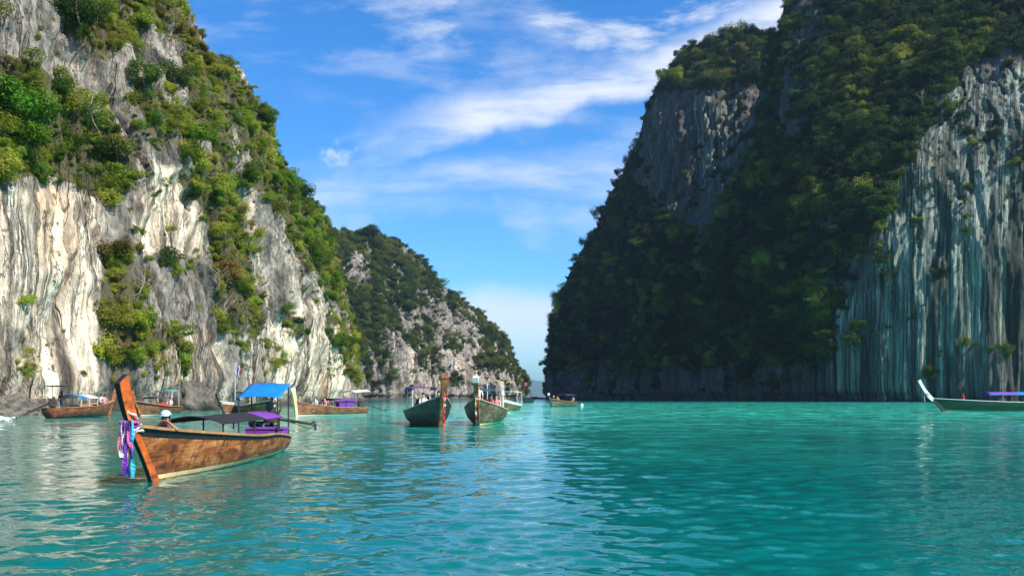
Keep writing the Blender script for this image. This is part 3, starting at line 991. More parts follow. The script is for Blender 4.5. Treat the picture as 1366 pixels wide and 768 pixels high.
PAL_SUN = [(0.05, 0.11, 0.022), (0.13, 0.22, 0.03), (0.20, 0.28, 0.04), (0.26, 0.30, 0.045), (0.32, 0.32, 0.06), (0.30, 0.26, 0.08)]
PAL_FAR = [(0.03, 0.065, 0.02), (0.06, 0.11, 0.025), (0.11, 0.15, 0.03), (0.17, 0.18, 0.045)]
PAL_SHADE = [(0.010, 0.030, 0.012), (0.022, 0.055, 0.018), (0.045, 0.09, 0.022), (0.085, 0.135, 0.028), (0.27, 0.30, 0.045)]  # greens darkened for the shaded slopes, the last brightened for the sunlit brow
g = RNG
scatter_object('cliff_foliage', 'green and yellow bushes covering the ledges of the sunlit cliff',
               make_cloud([CL.scatter(6500, 0.45, 1.9, 2.2, g), CL.scatter(9000, 0.18, 0.7, 1.5, g)], PAL_SUN, g))
scatter_object('cliff_foliage', 'dense bushes covering the far headland',
               make_cloud([CF.scatter(6500, 1.6, 5.5, 2.4, g), CF.scatter(4000, 1.0, 2.2, 1.5, g)], PAL_FAR, g))
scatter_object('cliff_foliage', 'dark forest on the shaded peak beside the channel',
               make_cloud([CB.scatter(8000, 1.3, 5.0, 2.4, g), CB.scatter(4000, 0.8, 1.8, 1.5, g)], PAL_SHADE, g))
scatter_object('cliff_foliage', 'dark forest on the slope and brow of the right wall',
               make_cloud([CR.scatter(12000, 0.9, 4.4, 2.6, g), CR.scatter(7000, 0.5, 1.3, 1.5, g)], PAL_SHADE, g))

#BOATS
# ------------------------------------------------------------------ people
def skin_body(name, J, bones, parts):
    """one continuous body grown round a skeleton; J: joint -> (co, radius); parts: bone -> material slot"""
    names = list(J)
    me = bpy.data.meshes.new(name)
    me.from_pydata([J[k][0] for k in names], [(names.index(a), names.index(b)) for a, b in bones], [])
    o = link(name, me)
    md = o.modifiers.new('skin', 'SKIN')
    md.use_smooth_shade = True
    o.modifiers.new('sub', 'SUBSURF').levels = 1
    for i, k in enumerate(names):
        sv = me.skin_vertices[0].data[i]
        r = J[k][1]
        sv.radius = r if isinstance(r, tuple) else (r, r)
        sv.use_root = (k == 'pelvis')
    dg = bpy.context.evaluated_depsgraph_get()
    out = bpy.data.meshes.new_from_object(o.evaluated_get(dg))
    bpy.data.objects.remove(o)
    A = np.array([J[a][0] for a, b in bones])
    B = np.array([J[b][0] for a, b in bones])
    slot = np.array([parts.get(b, 0) for a, b in bones])
    cs = np.array([p.center for p in out.polygons])
    ab = B - A
    t = np.clip(((cs[:, None] - A) * ab).sum(2) / (ab ** 2).sum(1), 0, 1)
    dist = np.linalg.norm(cs[:, None] - (A + ab * t[..., None]), axis=2)
    out.materials.clear()
    for _ in range(3):
        out.materials.append(None)
    out.polygons.foreach_set('material_index', slot[dist.argmin(1)].astype(np.int32))
    out.polygons.foreach_set('use_smooth', [True] * len(out.polygons))
    return out


def pose(kind):
    """joints with x forward, y left, z up; the seat (or the feet) rests on z=0"""
    J = {}
    if kind == 'stand':
        J.update(pelvis=((0, 0, .92), (.15, .11)), waist=((0, 0, 1.08), (.13, .10)), chest=((0, 0, 1.28), (.16, .115)), neck=((.01, 0, 1.45), .055),
                 chin=((.03, 0, 1.54), .072), crown=((.02, 0, 1.67), .088), nose=((.115, 0, 1.575), .016))
        for s, sg in (('l', 1), ('r', -1)):
            J['sh' + s] = ((0, sg * .18, 1.39), .06)
            J['el' + s] = ((.03, sg * .25, 1.12), .043)
            J['wr' + s] = ((.16, sg * .24, .90), .028)
            J['pa' + s] = ((.20, sg * .235, .83), (.034, .018))
            J['hi' + s] = ((0, sg * .095, .84), .09)
            J['kn' + s] = ((.03, sg * .11, .48), .058)
            J['an' + s] = ((-.02, sg * .12, .08), .038)
            J['to' + s] = ((.15, sg * .14, .035), .033)
    elif kind == 'sit':
        J.update(pelvis=((0, 0, .12), (.15, .12)), waist=((-.01, 0, .28), (.13, .10)), chest=((.02, 0, .47), (.16, .115)), neck=((.05, 0, .64), .055),
                 chin=((.08, 0, .73), .072), crown=((.07, 0, .86), .088), nose=((.165, 0, .765), .016))
        for s, sg in (('l', 1), ('r', -1)):
            J['sh' + s] = ((.03, sg * .18, .58), .06)
            J['el' + s] = ((.10, sg * .24, .32), .043)
            J['wr' + s] = ((.32, sg * .17, .25), .028)
            J['pa' + s] = ((.39, sg * .155, .23), (.034, .018))
            J['hi' + s] = ((.06, sg * .10, .10), .09)
            J['kn' + s] = ((.44, sg * .13, .14), .058)
            J['an' + s] = ((.47, sg * .13, -.28), .038)
            J['to' + s] = ((.63, sg * .14, -.33), .033)
    else:                                                                    # crouched, leaning over on the forearms
        J.update(pelvis=((-.10, 0, .24), (.15, .12)), waist=((.06, 0, .34), (.13, .10)), chest=((.26, 0, .44), (.16, .12)), neck=((.43, 0, .54), .055),
                 chin=((.52, 0, .59), .072), crown=((.53, 0, .72), .090), nose=((.61, 0, .615), .016))
        for s, sg in (('l', 1), ('r', -1)):
            J['sh' + s] = ((.36, sg * .18, .47), .06)
            J['el' + s] = ((.44, sg * .21, .43), .043)
            J['wr' + s] = ((.62, sg * .06, .60), .028)
            J['pa' + s] = ((.69, sg * .04, .61), (.034, .018))
            J['hi' + s] = ((-.06, sg * .10, .20), .09)
            J['kn' + s] = ((.02, sg * .09, -.04), .058)
            J['an' + s] = ((-.40, sg * .10, -.06), .038)
            J['to' + s] = ((-.54, sg * .10, -.02), .033)
    bones = [('pelvis', 'waist'), ('waist', 'chest'), ('chest', 'neck'), ('neck', 'chin'), ('chin', 'crown'), ('chin', 'nose')]
    parts = dict(waist=1, chest=1, neck=1, chin=0, crown=0, nose=0)
    for s, sg in (('l', 1), ('r', -1)):
        bones += [('chest', 'sh' + s), ('sh' + s, 'el' + s), ('el' + s, 'wr' + s), ('wr' + s, 'pa' + s), ('pelvis', 'hi' + s), ('hi' + s, 'kn' + s), ('kn' + s, 'an' + s), ('an' + s, 'to' + s)]
        parts.update({'sh' + s: 1, 'el' + s: 1, 'wr' + s: 0, 'pa' + s: 0, 'hi' + s: 2, 'kn' + s: 2, 'an' + s: 0, 'to' + s: 0})
        pa, wr = Vector(J['pa' + s][0]), Vector(J['wr' + s][0])
        d = (pa - wr).normalized()
        side = Vector((0, 1, 0)).cross(d).normalized() if abs(d.y) < .5 else Vector((0, 1, 0))
        sd = Vector((0, 1, 0))
        for i, (o, ln) in enumerate(((-.027, .066), (-.009, .078), (.009, .074), (.027, .058))):
            k1, k2 = f'f{i}a{s}', f'f{i}b{s}'
            a = pa + d * .025 + sd * o
            J[k1] = (tuple(a + d * ln * .5), .009)
            J[k2] = (tuple(a + d * ln * .85 - side * ln * .35), .008)
            bones += [('pa' + s, k1), (k1, k2)]
        J['th' + s] = (tuple(wr + d * .045 - sd * sg * .045), .010)
        J['tt' + s] = (tuple(wr + d * .085 - sd * sg * .052 - side * .01), .008)
        bones += [('pa' + s, 'th' + s), ('th' + s, 'tt' + s)]
    return J, bones, parts


BODIES = {}
HEADS = {'stand': (.022, 0, 1.645), 'sit': (.072, 0, .835), 'lean': (.53, 0, .69)}


def cloth(c, nm):
    return paint('cloth_' + nm, c, 0.85, 0.25, 9.0)


SKIN = [paint('skin_tan', (0.42, 0.22, 0.13), 0.55, 0.12, 5), paint('skin_light', (0.62, 0.38, 0.27), 0.5, 0.1, 5), paint('skin_brown', (0.22, 0.11, 0.065), 0.55, 0.12, 5)]
HAIR = paint('dark_hair', (0.018, 0.013, 0.010), 0.6, 0.3, 30)
EYE = paint('eye_dark', (0.02, 0.015, 0.012), 0.3, 0.1)


def person(label, boat, lx, ly, lz, face, kind, shirt, pants, skin=0, hat=None, group=None, scale=1.0):
    """lx,ly,lz in the boat's own frame; face: heading relative to the boat"""
    if kind not in BODIES:
        BODIES[kind] = skin_body('person', *pose(kind))
    root = empty('person', boat.matrix_world_fix @ Vector((lx, ly, lz)), boat.rotation_euler.z + face)
    root.scale = (scale,) * 3
    tag(root, label, 'person', group)
    b = link('body', BODIES[kind], root)
    for i, m in enumerate((SKIN[skin], shirt, pants)):
        b.material_slots[i].link = 'OBJECT'
        b.material_slots[i].material = m
    hx, hy, hz = HEADS[kind]
    for sg in (-1, 1):
        MB().ball((hx + .082, sg * .034, hz - .03), .012, 6, 4).build('eye', EYE, root, True)
    h = MB()
    h.ball((hx - .018, hy, hz + .035), (.108, .098, .098), 12, 8, 0, -0.25)
    h.ball((hx - .055, hy, hz - .03), (.075, .09, .10), 10, 6)
    h.build('hair', HAIR, root, True)
    if hat is not None:
        h = MB()
        h.ball((hx - .005, hy, hz + .045), (.122, .112, .105), 14, 8, 0, 0.0)
        h.box((hx + .135, hy, hz + .045), (.13, .16, .014), Matrix.Rotation(.2, 3, 'Y'))
        h.build('cap', hat, root, True)
    return root


# ------------------------------------------------------------------ boat materials
def hull_wood(name, a, b_, c_, dark, seams=0.55):
    """varnished planks gone patchy: runs, worn paint and plank seams"""
    if name in _MC:
        return _MC[name]
    m, t, b = principled(name)
    co = t.n('ShaderNodeTexCoord').outputs['Object']
    cs = t.n('ShaderNodeMapping', {0: co, 3: (0.8, 0.8, 2.6)}).outputs[0]
    n1 = t.noise(cs, 1.6, 8.0, 0.68, 0.4)
    n2 = t.noise(t.n('ShaderNodeMapping', {0: co, 3: (3.2, 3.2, 0.8)}).outputs[0], 2.2, 6.0, 0.7)
    c = t.ramp(n1, [(0.36, dark), (0.46, b_), (0.54, a), (0.66, c_)])
    c = t.mix(t.ss(n2, 0.50, 0.66, 0.0, 0.8), c, dark)
    zz = t.n('ShaderNodeSeparateXYZ', {0: co}).outputs[2]
    seam = t.ss(t.math('ABSOLUTE', t.math('SUBTRACT', t.math('FRACT', t.math('MULTIPLY', zz, 6.5)), 0.5)), 0.0, 0.06, 1.0, 0.0)
    c = t.mix(t.math('MULTIPLY', seam, seams), c, tuple(x * 0.35 for x in dark))
    t.t.links.new(c, b.inputs['Base Color'])
    b.inputs['Roughness'].default_value = 0.55
    bp = t.n('ShaderNodeBump', {'Strength': 0.6, 'Distance': 0.012, 'Height': t.math('SUBTRACT', n1, t.math('MULTIPLY', seam, 1.0 if seams > .2 else 0.0))})
    t.t.links.new(bp.outputs[0], b.inputs['Normal'])
    _MC[name] = m
    return m


WOOD_ORANGE = hull_wood('weathered_orange_planks', (0.38, 0.13, 0.03), (0.22, 0.065, 0.018), (0.52, 0.26, 0.10), (0.05, 0.020, 0.012))
WOOD_BROWN = hull_wood('brown_planks', (0.24, 0.10, 0.045), (0.15, 0.06, 0.03), (0.33, 0.17, 0.09), (0.06, 0.03, 0.02))
WOOD_RED = hull_wood('red_brown_planks', (0.33, 0.085, 0.045), (0.22, 0.06, 0.03), (0.42, 0.19, 0.10), (0.09, 0.03, 0.02))
GREENBLACK = hull_wood('dark_green_planks', (0.022, 0.055, 0.035), (0.012, 0.03, 0.02), (0.05, 0.08, 0.05), (0.010, 0.014, 0.010))
OLIVEHULL = hull_wood('olive_brown_planks', (0.13, 0.10, 0.055), (0.07, 0.06, 0.035), (0.22, 0.18, 0.11), (0.03, 0.03, 0.02))
GREENHULL = hull_wood('green_painted_planks', (0.008, 0.036, 0.02), (0.006, 0.024, 0.014), (0.02, 0.06, 0.035), (0.008, 0.014, 0.010))
STEM_ORANGE = hull_wood('orange_stem_timber', (0.60, 0.13, 0.016), (0.46, 0.095, 0.016), (0.66, 0.22, 0.05), (0.13, 0.045, 0.018), 0.0)
STEM_BROWN = hull_wood('brown_stem_timber', (0.36, 0.13, 0.04), (0.24, 0.085, 0.03), (0.46, 0.22, 0.09), (0.10, 0.04, 0.02))
BLACK = paint('black_paint', (0.018, 0.017, 0.018), 0.45, 0.4, 5)
WHITE = paint('white_paint', (0.78, 0.77, 0.73), 0.5, 0.2, 4)
CREAM = paint('cream_boot_stripe', (0.72, 0.62, 0.36), 0.5, 0.3, 4, c2=(0.55, 0.40, 0.16))
RAILW = paint('rail_wood', (0.42, 0.24, 0.11), 0.5, 0.45, 4)
RAILG = paint('rail_grey_green', (0.34, 0.38, 0.30), 0.5, 0.3, 4)
DECK = paint('deck_planks', (0.27, 0.17, 0.10), 0.7, 0.4, 3, stretch=(.3, 3, 1))
STEEL = paint('grey_steel', (0.30, 0.30, 0.30), 0.35, 0.4, 12, metal=0.7)
RUST = paint('rusty_engine', (0.10, 0.075, 0.06), 0.55, 0.5, 14, c2=(0.03, 0.03, 0.03), metal=0.3)
POLE = paint('dark_pole', (0.03, 0.028, 0.026), 0.5, 0.3)
PURPLE = paint('purple_canvas', (0.22, 0.055, 0.48), 0.8, 0.25, 3, trans=0.25)
NAVY = paint('navy_canvas', (0.008, 0.009, 0.018), 0.85, 0.4, 3)
BLUE = paint('bright_blue_tarp', (0.012, 0.30, 0.80), 0.55, 0.2, 2.5, trans=0.35)
TURQ = paint('turquoise_canvas', (0.10, 0.48, 0.55), 0.7, 0.25, 3, trans=0.25)
WCAN = paint('white_canvas', (0.80, 0.80, 0.76), 0.8, 0.12, 3, trans=0.25)
YCAN = paint('straw_canvas', (0.75, 0.62, 0.32), 0.8, 0.2, 3, trans=0.2)
DKCAN = paint('dark_canvas', (0.05, 0.05, 0.055), 0.8, 0.3, 3)


def sheer_pts(t, ss_, sm, sb):
    """height of the rail along the hull: stern, middle, bow"""
    u = np.clip(t, 0, 1)
    a = np.where(u < .42, ss_ + (sm - ss_) * sst(u, -0.15, .42), sm + (sb - sm) * np.clip((u - .42) / .58, 0, 1) ** 1.7)
    return a


def longtail(label, bow, head, L=9.5, B=1.9, sheer=(.45, .62, 1.15), stem_h=2.1, stem_lean=.75, curl=0.0, hull=WOOD_BROWN, band=BLACK, stripe=WHITE,
             rail=RAILW, stem=(STEM_BROWN, BLACK), inside=DECK, group='longtail boats moored in the lagoon', stem_w=.17, stem_d=(.26, .40), engine=True,
             shaft=(2.6, 8.0), benches=(.30, .45, .60), cat='longtail boat', tip=None, yaw=0.0, stem_bump=0.0, shaft_r=1.0, eng=1.0, low=None, flare=.25, fd=.05):
    """bow: where the stem meets the water; head: heading in degrees from +X"""
    a = R(head)
    hd = Vector((math.cos(a), math.sin(a), 0))
    c = Vector(bow) - hd * L / 2
    root = empty('longtail_boat', (c.x, c.y, 0), a)
    root_mw = Matrix.Translation(root.location) @ Matrix.Rotation(a, 4, 'Z')
    tag(root, label, cat, group)
    n = 56
    t = np.linspace(0, 1, n)
    bb = np.interp(t, [0, .12, .28, .45, .6, .72, .82, .90, .96, 1], [.60, .76, .93, 1, .94, .79, .58, .36, .17, .045]) * B / 2
    for _ in range(2):
        bb[1:-1] = (bb[:-2] + 2 * bb[1:-1] + bb[2:]) / 4
    sh = sheer_pts(t, *sheer)
    kl = -0.34 + 0.16 * (1 - np.clip(t / .35, 0, 1)) ** 2
    lean = stem_lean * sst(t, .62, 1.0)
    fr = [0.0, .35]

    def pt(i, z, y):
        return (-L / 2 + L * t[i] + lean[i] * max(z, 0) * (0.8 + .2 * z), y, z)

    def prof(i, z):
        f = np.clip((z - kl[i]) / (sh[i] - kl[i]), 0, 1)
        return bb[i] * (1 - (1 - f) ** 2.1) ** .8

    rows = lambda i: [kl[i], kl[i] * .5, -.02, .025, .11] + [.11 + (sh[i] - .11) * q for q in (.22, .44, .66, .80, .90, 1.0)]
    V, F, M = [], [], []
    k = 11
    for i in range(n):
        r = rows(i)
        for z in r:
            V.append(pt(i, z, prof(i, z)))
        for z in r:
            V.append(pt(i, z, -prof(i, z)))
    mrow = [0, 0, 0, 2, 0, 0, 0, 0, 1, 1]
    for i in range(n - 1):
        for s in (0, 1):
            for j in range(k - 1):
                p, q = i * 2 * k + s * k + j, (i + 1) * 2 * k + s * k + j
                F.append((p, q, q + 1, p + 1) if s else (p, p + 1, q + 1, q))
                M.append(mrow[j])
    for j in range(k - 1):
        F.append((j, k + j, k + j + 1, j + 1))
        M.append(mrow[j])
    MB().add(V, F, M).build('hull', [hull, band, stripe], root, True)
    # inside: planked sides and floor
    V, F = [], []
    for i in range(1, n - 1):
        zf = .10 + .35 * max(0, t[i] - .72) * sheer[2]
        yb = max(prof(i, zf) - .05, .01)
        yt = max(bb[i] - .045, .008)
        V += [pt(i, sh[i] - .02, yt), pt(i, zf, yb), pt(i, zf, -yb), pt(i, sh[i] - .02, -yt)]
    for i in range(n - 3):
        for j in range(3):
            F.append((i * 4 + j, (i + 1) * 4 + j, (i + 1) * 4 + j + 1, i * 4 + j + 1))
    MB().add(V, F, 0).build('deck', inside, root)
    # foredeck
    V, F = [], []
    i0 = int(n * .80)
    for i in range(i0, n):
        V += [pt(i, sh[i] - fd - .04, max(prof(i, sh[i] - fd) - .04, .01)), pt(i, sh[i] - fd, 0), pt(i, sh[i] - fd - .04, -max(prof(i, sh[i] - fd) - .04, .01))]
    for i in range(n - i0 - 1):
        for j in range(2):
            F.append((i * 3 + j, (i + 1) * 3 + j, (i + 1) * 3 + j + 1, i * 3 + j + 1))
    MB().add(V, F, 0).build('foredeck', inside, root)
    for sg in (1, -1):
        b = MB()
        b.tube([Vector(pt(i, sh[i] + .012, sg * (bb[i] + .006))) for i in range(n)], 0, flat=(.085, .055))
        b.build('gunwale_rail', rail, root)
    for q in benches:
        i = int(q * (n - 1))
        z = sh[i] - .17
        MB().box((-L / 2 + L * t[i], 0, z), (.30, 2 * (prof(i, z) - .05), .04)).build('bench', inside, root)
    # stem timber
    tp = np.linspace(0, 1, 16)
    path, sec = [], []
    for q in tp:
        z = -.22 + (stem_h + .22) * q
        x = L / 2 + stem_lean * max(z, 0) * (0.8 + .2 * min(z, sheer[2])) - curl * max(0, z - sheer[2]) ** 2
        if z > sheer[2]:
            zz = z - sheer[2]
            x = L / 2 + stem_lean * sheer[2] * (0.8 + .2 * sheer[2]) + stem_lean * .95 * zz - curl * zz ** 2
        path.append((x + .02, 0, z))
        d = stem_d[0] + (stem_d[1] - stem_d[0]) * sst(np.array(q), .35, 1.0) + stem_bump * math.exp(-((z - sheer[2] - .15) / .55) ** 2)
        sec.append((stem_w * (1 + flare * float(sst(np.array(q), .6, 1))), float(d)))
    b = MB()
    b.tube(path, 0, flat=sec, m=[1, 0, 0, 0])
    if low is not None:
        for fi in range(len(b.f)):
            if sum(b.v[v_][2] for v_ in b.f[fi]) / len(b.f[fi]) < sheer[2] - .25:
                b.m[fi] = 2
    b.build('stem_post', list(stem) + ([low] if low else []), root, bevel=.012)
    if tip is not None:
        p1, p0 = Vector(path[-1]), Vector(path[-3])
        b = MB()
        b.tube([p0.lerp(p1, .3), p1 + (p1 - p0) * .03], 0, flat=[(sec[-3][0] + .02, sec[-3][1] + .02), (sec[-1][0] + .02, sec[-1][1] + .02)])
        b.build('stem_cap', tip, root)
    if engine:
        ex = -L / 2 + .35
        ez = sheer[0] + (eng - 1) * .6
        e = MB()
        e.box((ex, 0, ez + .42), (.62, .34, .34))
        e.box((ex + .04, 0, ez + .66), (.46, .20, .14))
        e.box((ex - .38, 0, ez + .40), (.20, .26, .28), taper=.8)
        e.tube([(ex + .2, .20, ez + .50), (ex + .2, .30, ez + .62), (ex - .1, .32, ez + .86)], .035, 8)
        e.tube([(ex + .22, 0, ez + .70), (ex + .22, 0, ez + .88)], .12, 12)
        e.ball((ex + .36, .0, ez + .42), (.06, .18, .18), 10, 6)
        for sg in (-1, 1):
            e.box((ex - .05, sg * .13, ez + .17), (.60, .04, .09))
        e.tube([(ex - .05, 0, .12), (ex - .05, 0, ez + .24)], .06, 8)
        eo = e.build('engine', RUST, root, bevel=.015)
        h = MB()
        h.tube([(ex + .3, .05, ez + .46), (ex + .9, .08, ez + .62), (ex + 1.35, .10, ez + .60)], .022, 6)
        h.build('tiller', STEEL, eo)
        s = MB()
        sl, sa = shaft
        a0 = Vector((ex - .45, 0, ez + .38))
        dz = -math.sin(R(sa)) * sl
        a1 = a0 + Vector((-math.cos(R(sa)) * sl * math.cos(R(yaw)), math.cos(R(sa)) * sl * math.sin(R(yaw)), dz))
        s.tube([a0, a0.lerp(a1, .5), a1], [.045 * shaft_r, .035 * shaft_r, .028 * shaft_r], 8)
        s.tube([a0.lerp(a1, .15) + Vector((0, 0, .02)), a0.lerp(a1, .8) + Vector((0, 0, -.16)), a1 + Vector((0, 0, -.05))], .014, 5)
        so = s.build('tail_shaft', POLE, root, True)
        p = MB()
        p.tube([a1 + Vector((.06, 0, 0)), a1 - Vector((.08, 0, .01))], [.05, .03], 8)
        for kk in range(3):
            an = 2.1 * kk + .4
            p.box(a1 + Vector((0, math.cos(an) * .11, math.sin(an) * .11)), (.03, .10, .17), Matrix.Rotation(-an + math.pi / 2, 3, 'X') @ Matrix.Rotation(.5, 3, 'Z'))
        p.build('propeller', STEEL, so)
    BOATS[root.name] = (root, root_mw, dict(L=L, B=B, path=path, sec=sec, sheer=sheer, t=t, bb=bb, sh=sh))
    return root


BOATS = {}


class Boat:
    """thin wrapper so that people and cargo can be set in a boat's own frame"""
    def __init__(s, root):
        s.root = root
        _, s.matrix_world_fix, s.d = BOATS[root.name]
        s.rotation_euler = root.rotation_euler

    def w(s, x, y, z):
        return s.matrix_world_fix @ Vector((x, y, z))


def canopy(boat, x0, x1, width, z0, z1, arch, mats, floor=.3, y0=0.0, posts=4, thick=.02, split=None, sag=0.0, post_mat=None, valance=0.0, poles_y=.46):
    """cloth roof on posts; z0 at x0, z1 at x1"""
    nx, ny = 12, 10
    V, F, M = [], [], []
    for lay in (0, 1):
        for i in range(nx + 1):
            u = i / nx
            for j in range(ny + 1):
                v = j / ny * 2 - 1
                z = z0 + (z1 - z0) * u + arch * (1 - v * v) - lay * thick - sag * math.sin(u * 3.1416 * 2) ** 2 * (1 - abs(v))
                V.append((x0 + (x1 - x0) * u, y0 + v * width / 2, z + random.uniform(-.012, .012) * (1 - lay) - .035 * math.sin(u * 3.1416 * 3) ** 2 * (1 - v * v)))
    w_ = (nx + 1) * (ny + 1)
    for i in range(nx):
        for j in range(ny):
            a = i * (ny + 1) + j
            m = 0 if split is None or (i + .5) / nx < split else 1
            F += [(a, a + ny + 1, a + ny + 2, a + 1), (a + w_, a + w_ + 1, a + w_ + ny + 2, a + w_ + ny + 1)]
            M += [m, m]
    for i in range(nx):
        m = 0 if split is None or (i + .5) / nx < split else 1
        for j in (0, ny):
            a = i * (ny + 1) + j
            F.append((a, a + w_, a + w_ + ny + 1, a + ny + 1) if j == 0 else (a, a + ny + 1, a + w_ + ny + 1, a + w_))
            M.append(m)
    for j in range(ny):
        for i in (0, nx):
            a = i * (ny + 1) + j
            F.append((a, a + 1, a + w_ + 1, a + w_) if i == 0 else (a, a + w_, a + w_ + 1, a + 1))
            M.append(0 if i == 0 or split is None else 1)
    o = MB().add(V, F, M).build('canopy', mats if isinstance(mats, (list, tuple)) else [mats], boat.root, True)
    if valance:
        b = MB()
        for sg in (-1, 1):
            b.box(((x0 + x1) / 2, y0 + sg * width / 2, (z0 + z1) / 2 - valance / 2), (abs(x1 - x0), .012, valance))
        b.build('valance', mats if not isinstance(mats, (list, tuple)) else mats[-1], o)
    for q in np.linspace(0.04, .96, max(2, posts // 2)):
        for sg in (-1, 1):
            x = x0 + (x1 - x0) * q
            z = z0 + (z1 - z0) * q
            b = MB()
            b.tube([(x, y0 + sg * width * poles_y, floor), (x, y0 + sg * width * poles_y, z)], .022, 6)
            b.build('post', post_mat or POLE, o)
    return o


RIB = {k: paint('ribbon_' + k, c, 0.6, 0.15, 8, trans=0.3) for k, c in dict(
    pink=(0.72, 0.16, 0.36), white=(0.82, 0.80, 0.82), violet=(0.20, 0.05, 0.50), blue=(0.03, 0.08, 0.55), cyan=(0.05, 0.55, 0.75), red=(0.70, 0.02, 0.04),
    yellow=(0.85, 0.62, 0.06), green=(0.08, 0.40, 0.10), orange=(0.80, 0.25, 0.04)).items()}


def garland(label, boat, zc, strands, wraps, side=0.0, group=None, fwd=None):
    """ribbons wound round the stem post and hanging from it"""
    d = boat.d
    path, sec = [Vector(p) for p in d['path']], d['sec']

    def stem_at(z):
        for i in range(len(path) - 1):
            if path[i].z <= z <= path[i + 1].z:
                u = (z - path[i].z) / (path[i + 1].z - path[i].z)
                return path[i].lerp(path[i + 1], u), sec[i][0], sec[i][1]
        return path[-1], *sec[-1]
    c, wd, dp = stem_at(zc)
    root = empty('ribbon_garland', boat.w(*c), boat.rotation_euler.z)
    tag(root, label, 'garland', group)
    rg = random.Random(label)
    for i, col in enumerate(wraps):
        b = MB()
        z = zc - .07 * i + .12
        p0 = stem_at(z)[0] - c
        pts = []
        for k in range(17):
            a = 2 * math.pi * k / 16
            pts.append(p0 + Vector((math.cos(a) * (dp * .52 + .03), math.sin(a) * (wd * .56 + .03), .07 * math.cos(a + i) + rg.uniform(-.015, .015))))
        b.tube(pts, [.026 + .012 * math.sin(k_ * 2.1 + i) for k_ in range(17)], 7, cap=False)
        b.build('wrap', RIB[col], root, True)
    for i, (col, ln) in enumerate(strands):
        b = MB()
        y0 = side + (i - (len(strands) - 1) / 2) * .021 + rg.uniform(-.012, .012)
        x0 = dp * .55 + .05 + rg.uniform(-.02, .05)
        wv = rg.uniform(0, 6)
        V, F = [], []
        n = 14
        for k in range(n + 1):
            u = k / n
            x = x0 + .05 * math.sin(wv + u * 5) * u + .03
            y = y0 + .035 * math.sin(wv * 2 + u * 7) * u
            hw = .034 * (1 + .3 * math.sin(wv + k * .8))
            tw = 1.1 * math.sin(wv + u * 7)
            for lay in (0, 1):
                for sg in (-1, 1):
                    V.append((x + sg * hw * math.sin(tw) + lay * .005, y + sg * hw * math.cos(tw), .04 - ln * u))
        for k in range(n):
            a, q = k * 4, k * 4 + 4
            F += [(a, a + 1, q + 1, q), (a + 2, q + 2, q + 3, a + 3), (a, q, q + 2, a + 2), (a + 1, a + 3, q + 3, q + 1)]
        F += [(0, 2, 3, 1), (n * 4, n * 4 + 1, n * 4 + 3, n * 4 + 2)]
        b.add(V, F, 0)
        b.build('ribbon', RIB[col], root)
    return root


def cargo(name, label, cat, boat, lx, ly, lz, dims, mats, rz=0.0, group=None):
    """a soft cornered box or bundle with a lid"""
    root = empty(name, boat.w(lx, ly, lz), boat.rotation_euler.z + rz)
    tag(root, label, cat, group)
    MB().box((0, 0, dims[2] * .40), (dims[0], dims[1], dims[2] * .80)).build('body', mats[0], root, bevel=.03)
    MB().box((0, 0, dims[2] * .90), (dims[0] + .04, dims[1] + .04, dims[2] * .196)).build('lid', mats[1], root, bevel=.03)
    return root


def vest(label, boat, lx, ly, lz, rz, mat, group):
    root = empty('life_vest', boat.w(lx, ly, lz), boat.rotation_euler.z + rz)
    tag(root, label, 'life vest', group)
    b = MB()
    for sg in (-1, 1):
        b.box((0, sg * .14, .27), (.10, .22, .50), Matrix.Rotation(sg * .1, 3, 'X'))
    b.box((0, 0, .16), (.09, .30, .30))
    b.build('padding', mat, root, bevel=.035)
    b = MB()
    b.box((.0, 0, .22), (.125, .44, .035))
    b.build('belt', BLACK, root)
    return root


CAP_BLUE = cloth((0.45, 0.68, 0.78), 'pale_blue')
C_WHITE, C_PURPLE, C_NAVY, C_PINK, C_RED, C_GREY, C_YEL, C_BLACK, C_TEAL = (cloth(c, n) for c, n in (
    ((0.78, 0.78, 0.78), 'white'), ((0.20, 0.08, 0.36), 'purple'), ((0.03, 0.04, 0.10), 'navy'), ((0.75, 0.30, 0.32), 'pink'), ((0.60, 0.03, 0.04), 'red'),
    ((0.30, 0.30, 0.32), 'grey'), ((0.75, 0.60, 0.06), 'yellow'), ((0.02, 0.02, 0.022), 'black'), ((0.05, 0.35, 0.40), 'teal')))

# ------------------------------------------------------------------ the fleet
# A: the near boat, bow towards us
A = Boat(longtail('near weathered orange-brown longtail boat with tall orange stem post and low navy canopy', (-7.05, 17.5, 0), -88.6, 9.7, 1.72,
                  (.40, .66, 1.10), 1.98, .90, .25, WOOD_ORANGE, BLACK, CREAM, RAILW, (STEM_ORANGE, BLACK), stem_w=.085, stem_d=(.36, .42), shaft=(2.7, 6.0), yaw=16, eng=1.35, shaft_r=1.3, fd=.42))
canopy(A, 2.75, -3.0, 1.40, 1.06, 1.08, .16, [NAVY, PURPLE], .74, 0.0, 6, split=.66)
canopy(A, -3.35, -4.85, 1.22, 1.62, 2.02, .05, BLUE, .48, -.12, 4)
cargo('storage_chest', 'purple cloth-covered chest beside the engine of the near boat', 'chest', A, -3.75, .05, .34, (.62, 1.1, .42), (PURPLE, PURPLE))
cargo('fuel_can', 'dark jerrycan and toolbox stacked behind the purple chest of the near boat', 'can', A, -4.3, -.42, .30, (.30, .34, .62), (BLACK, RUST))
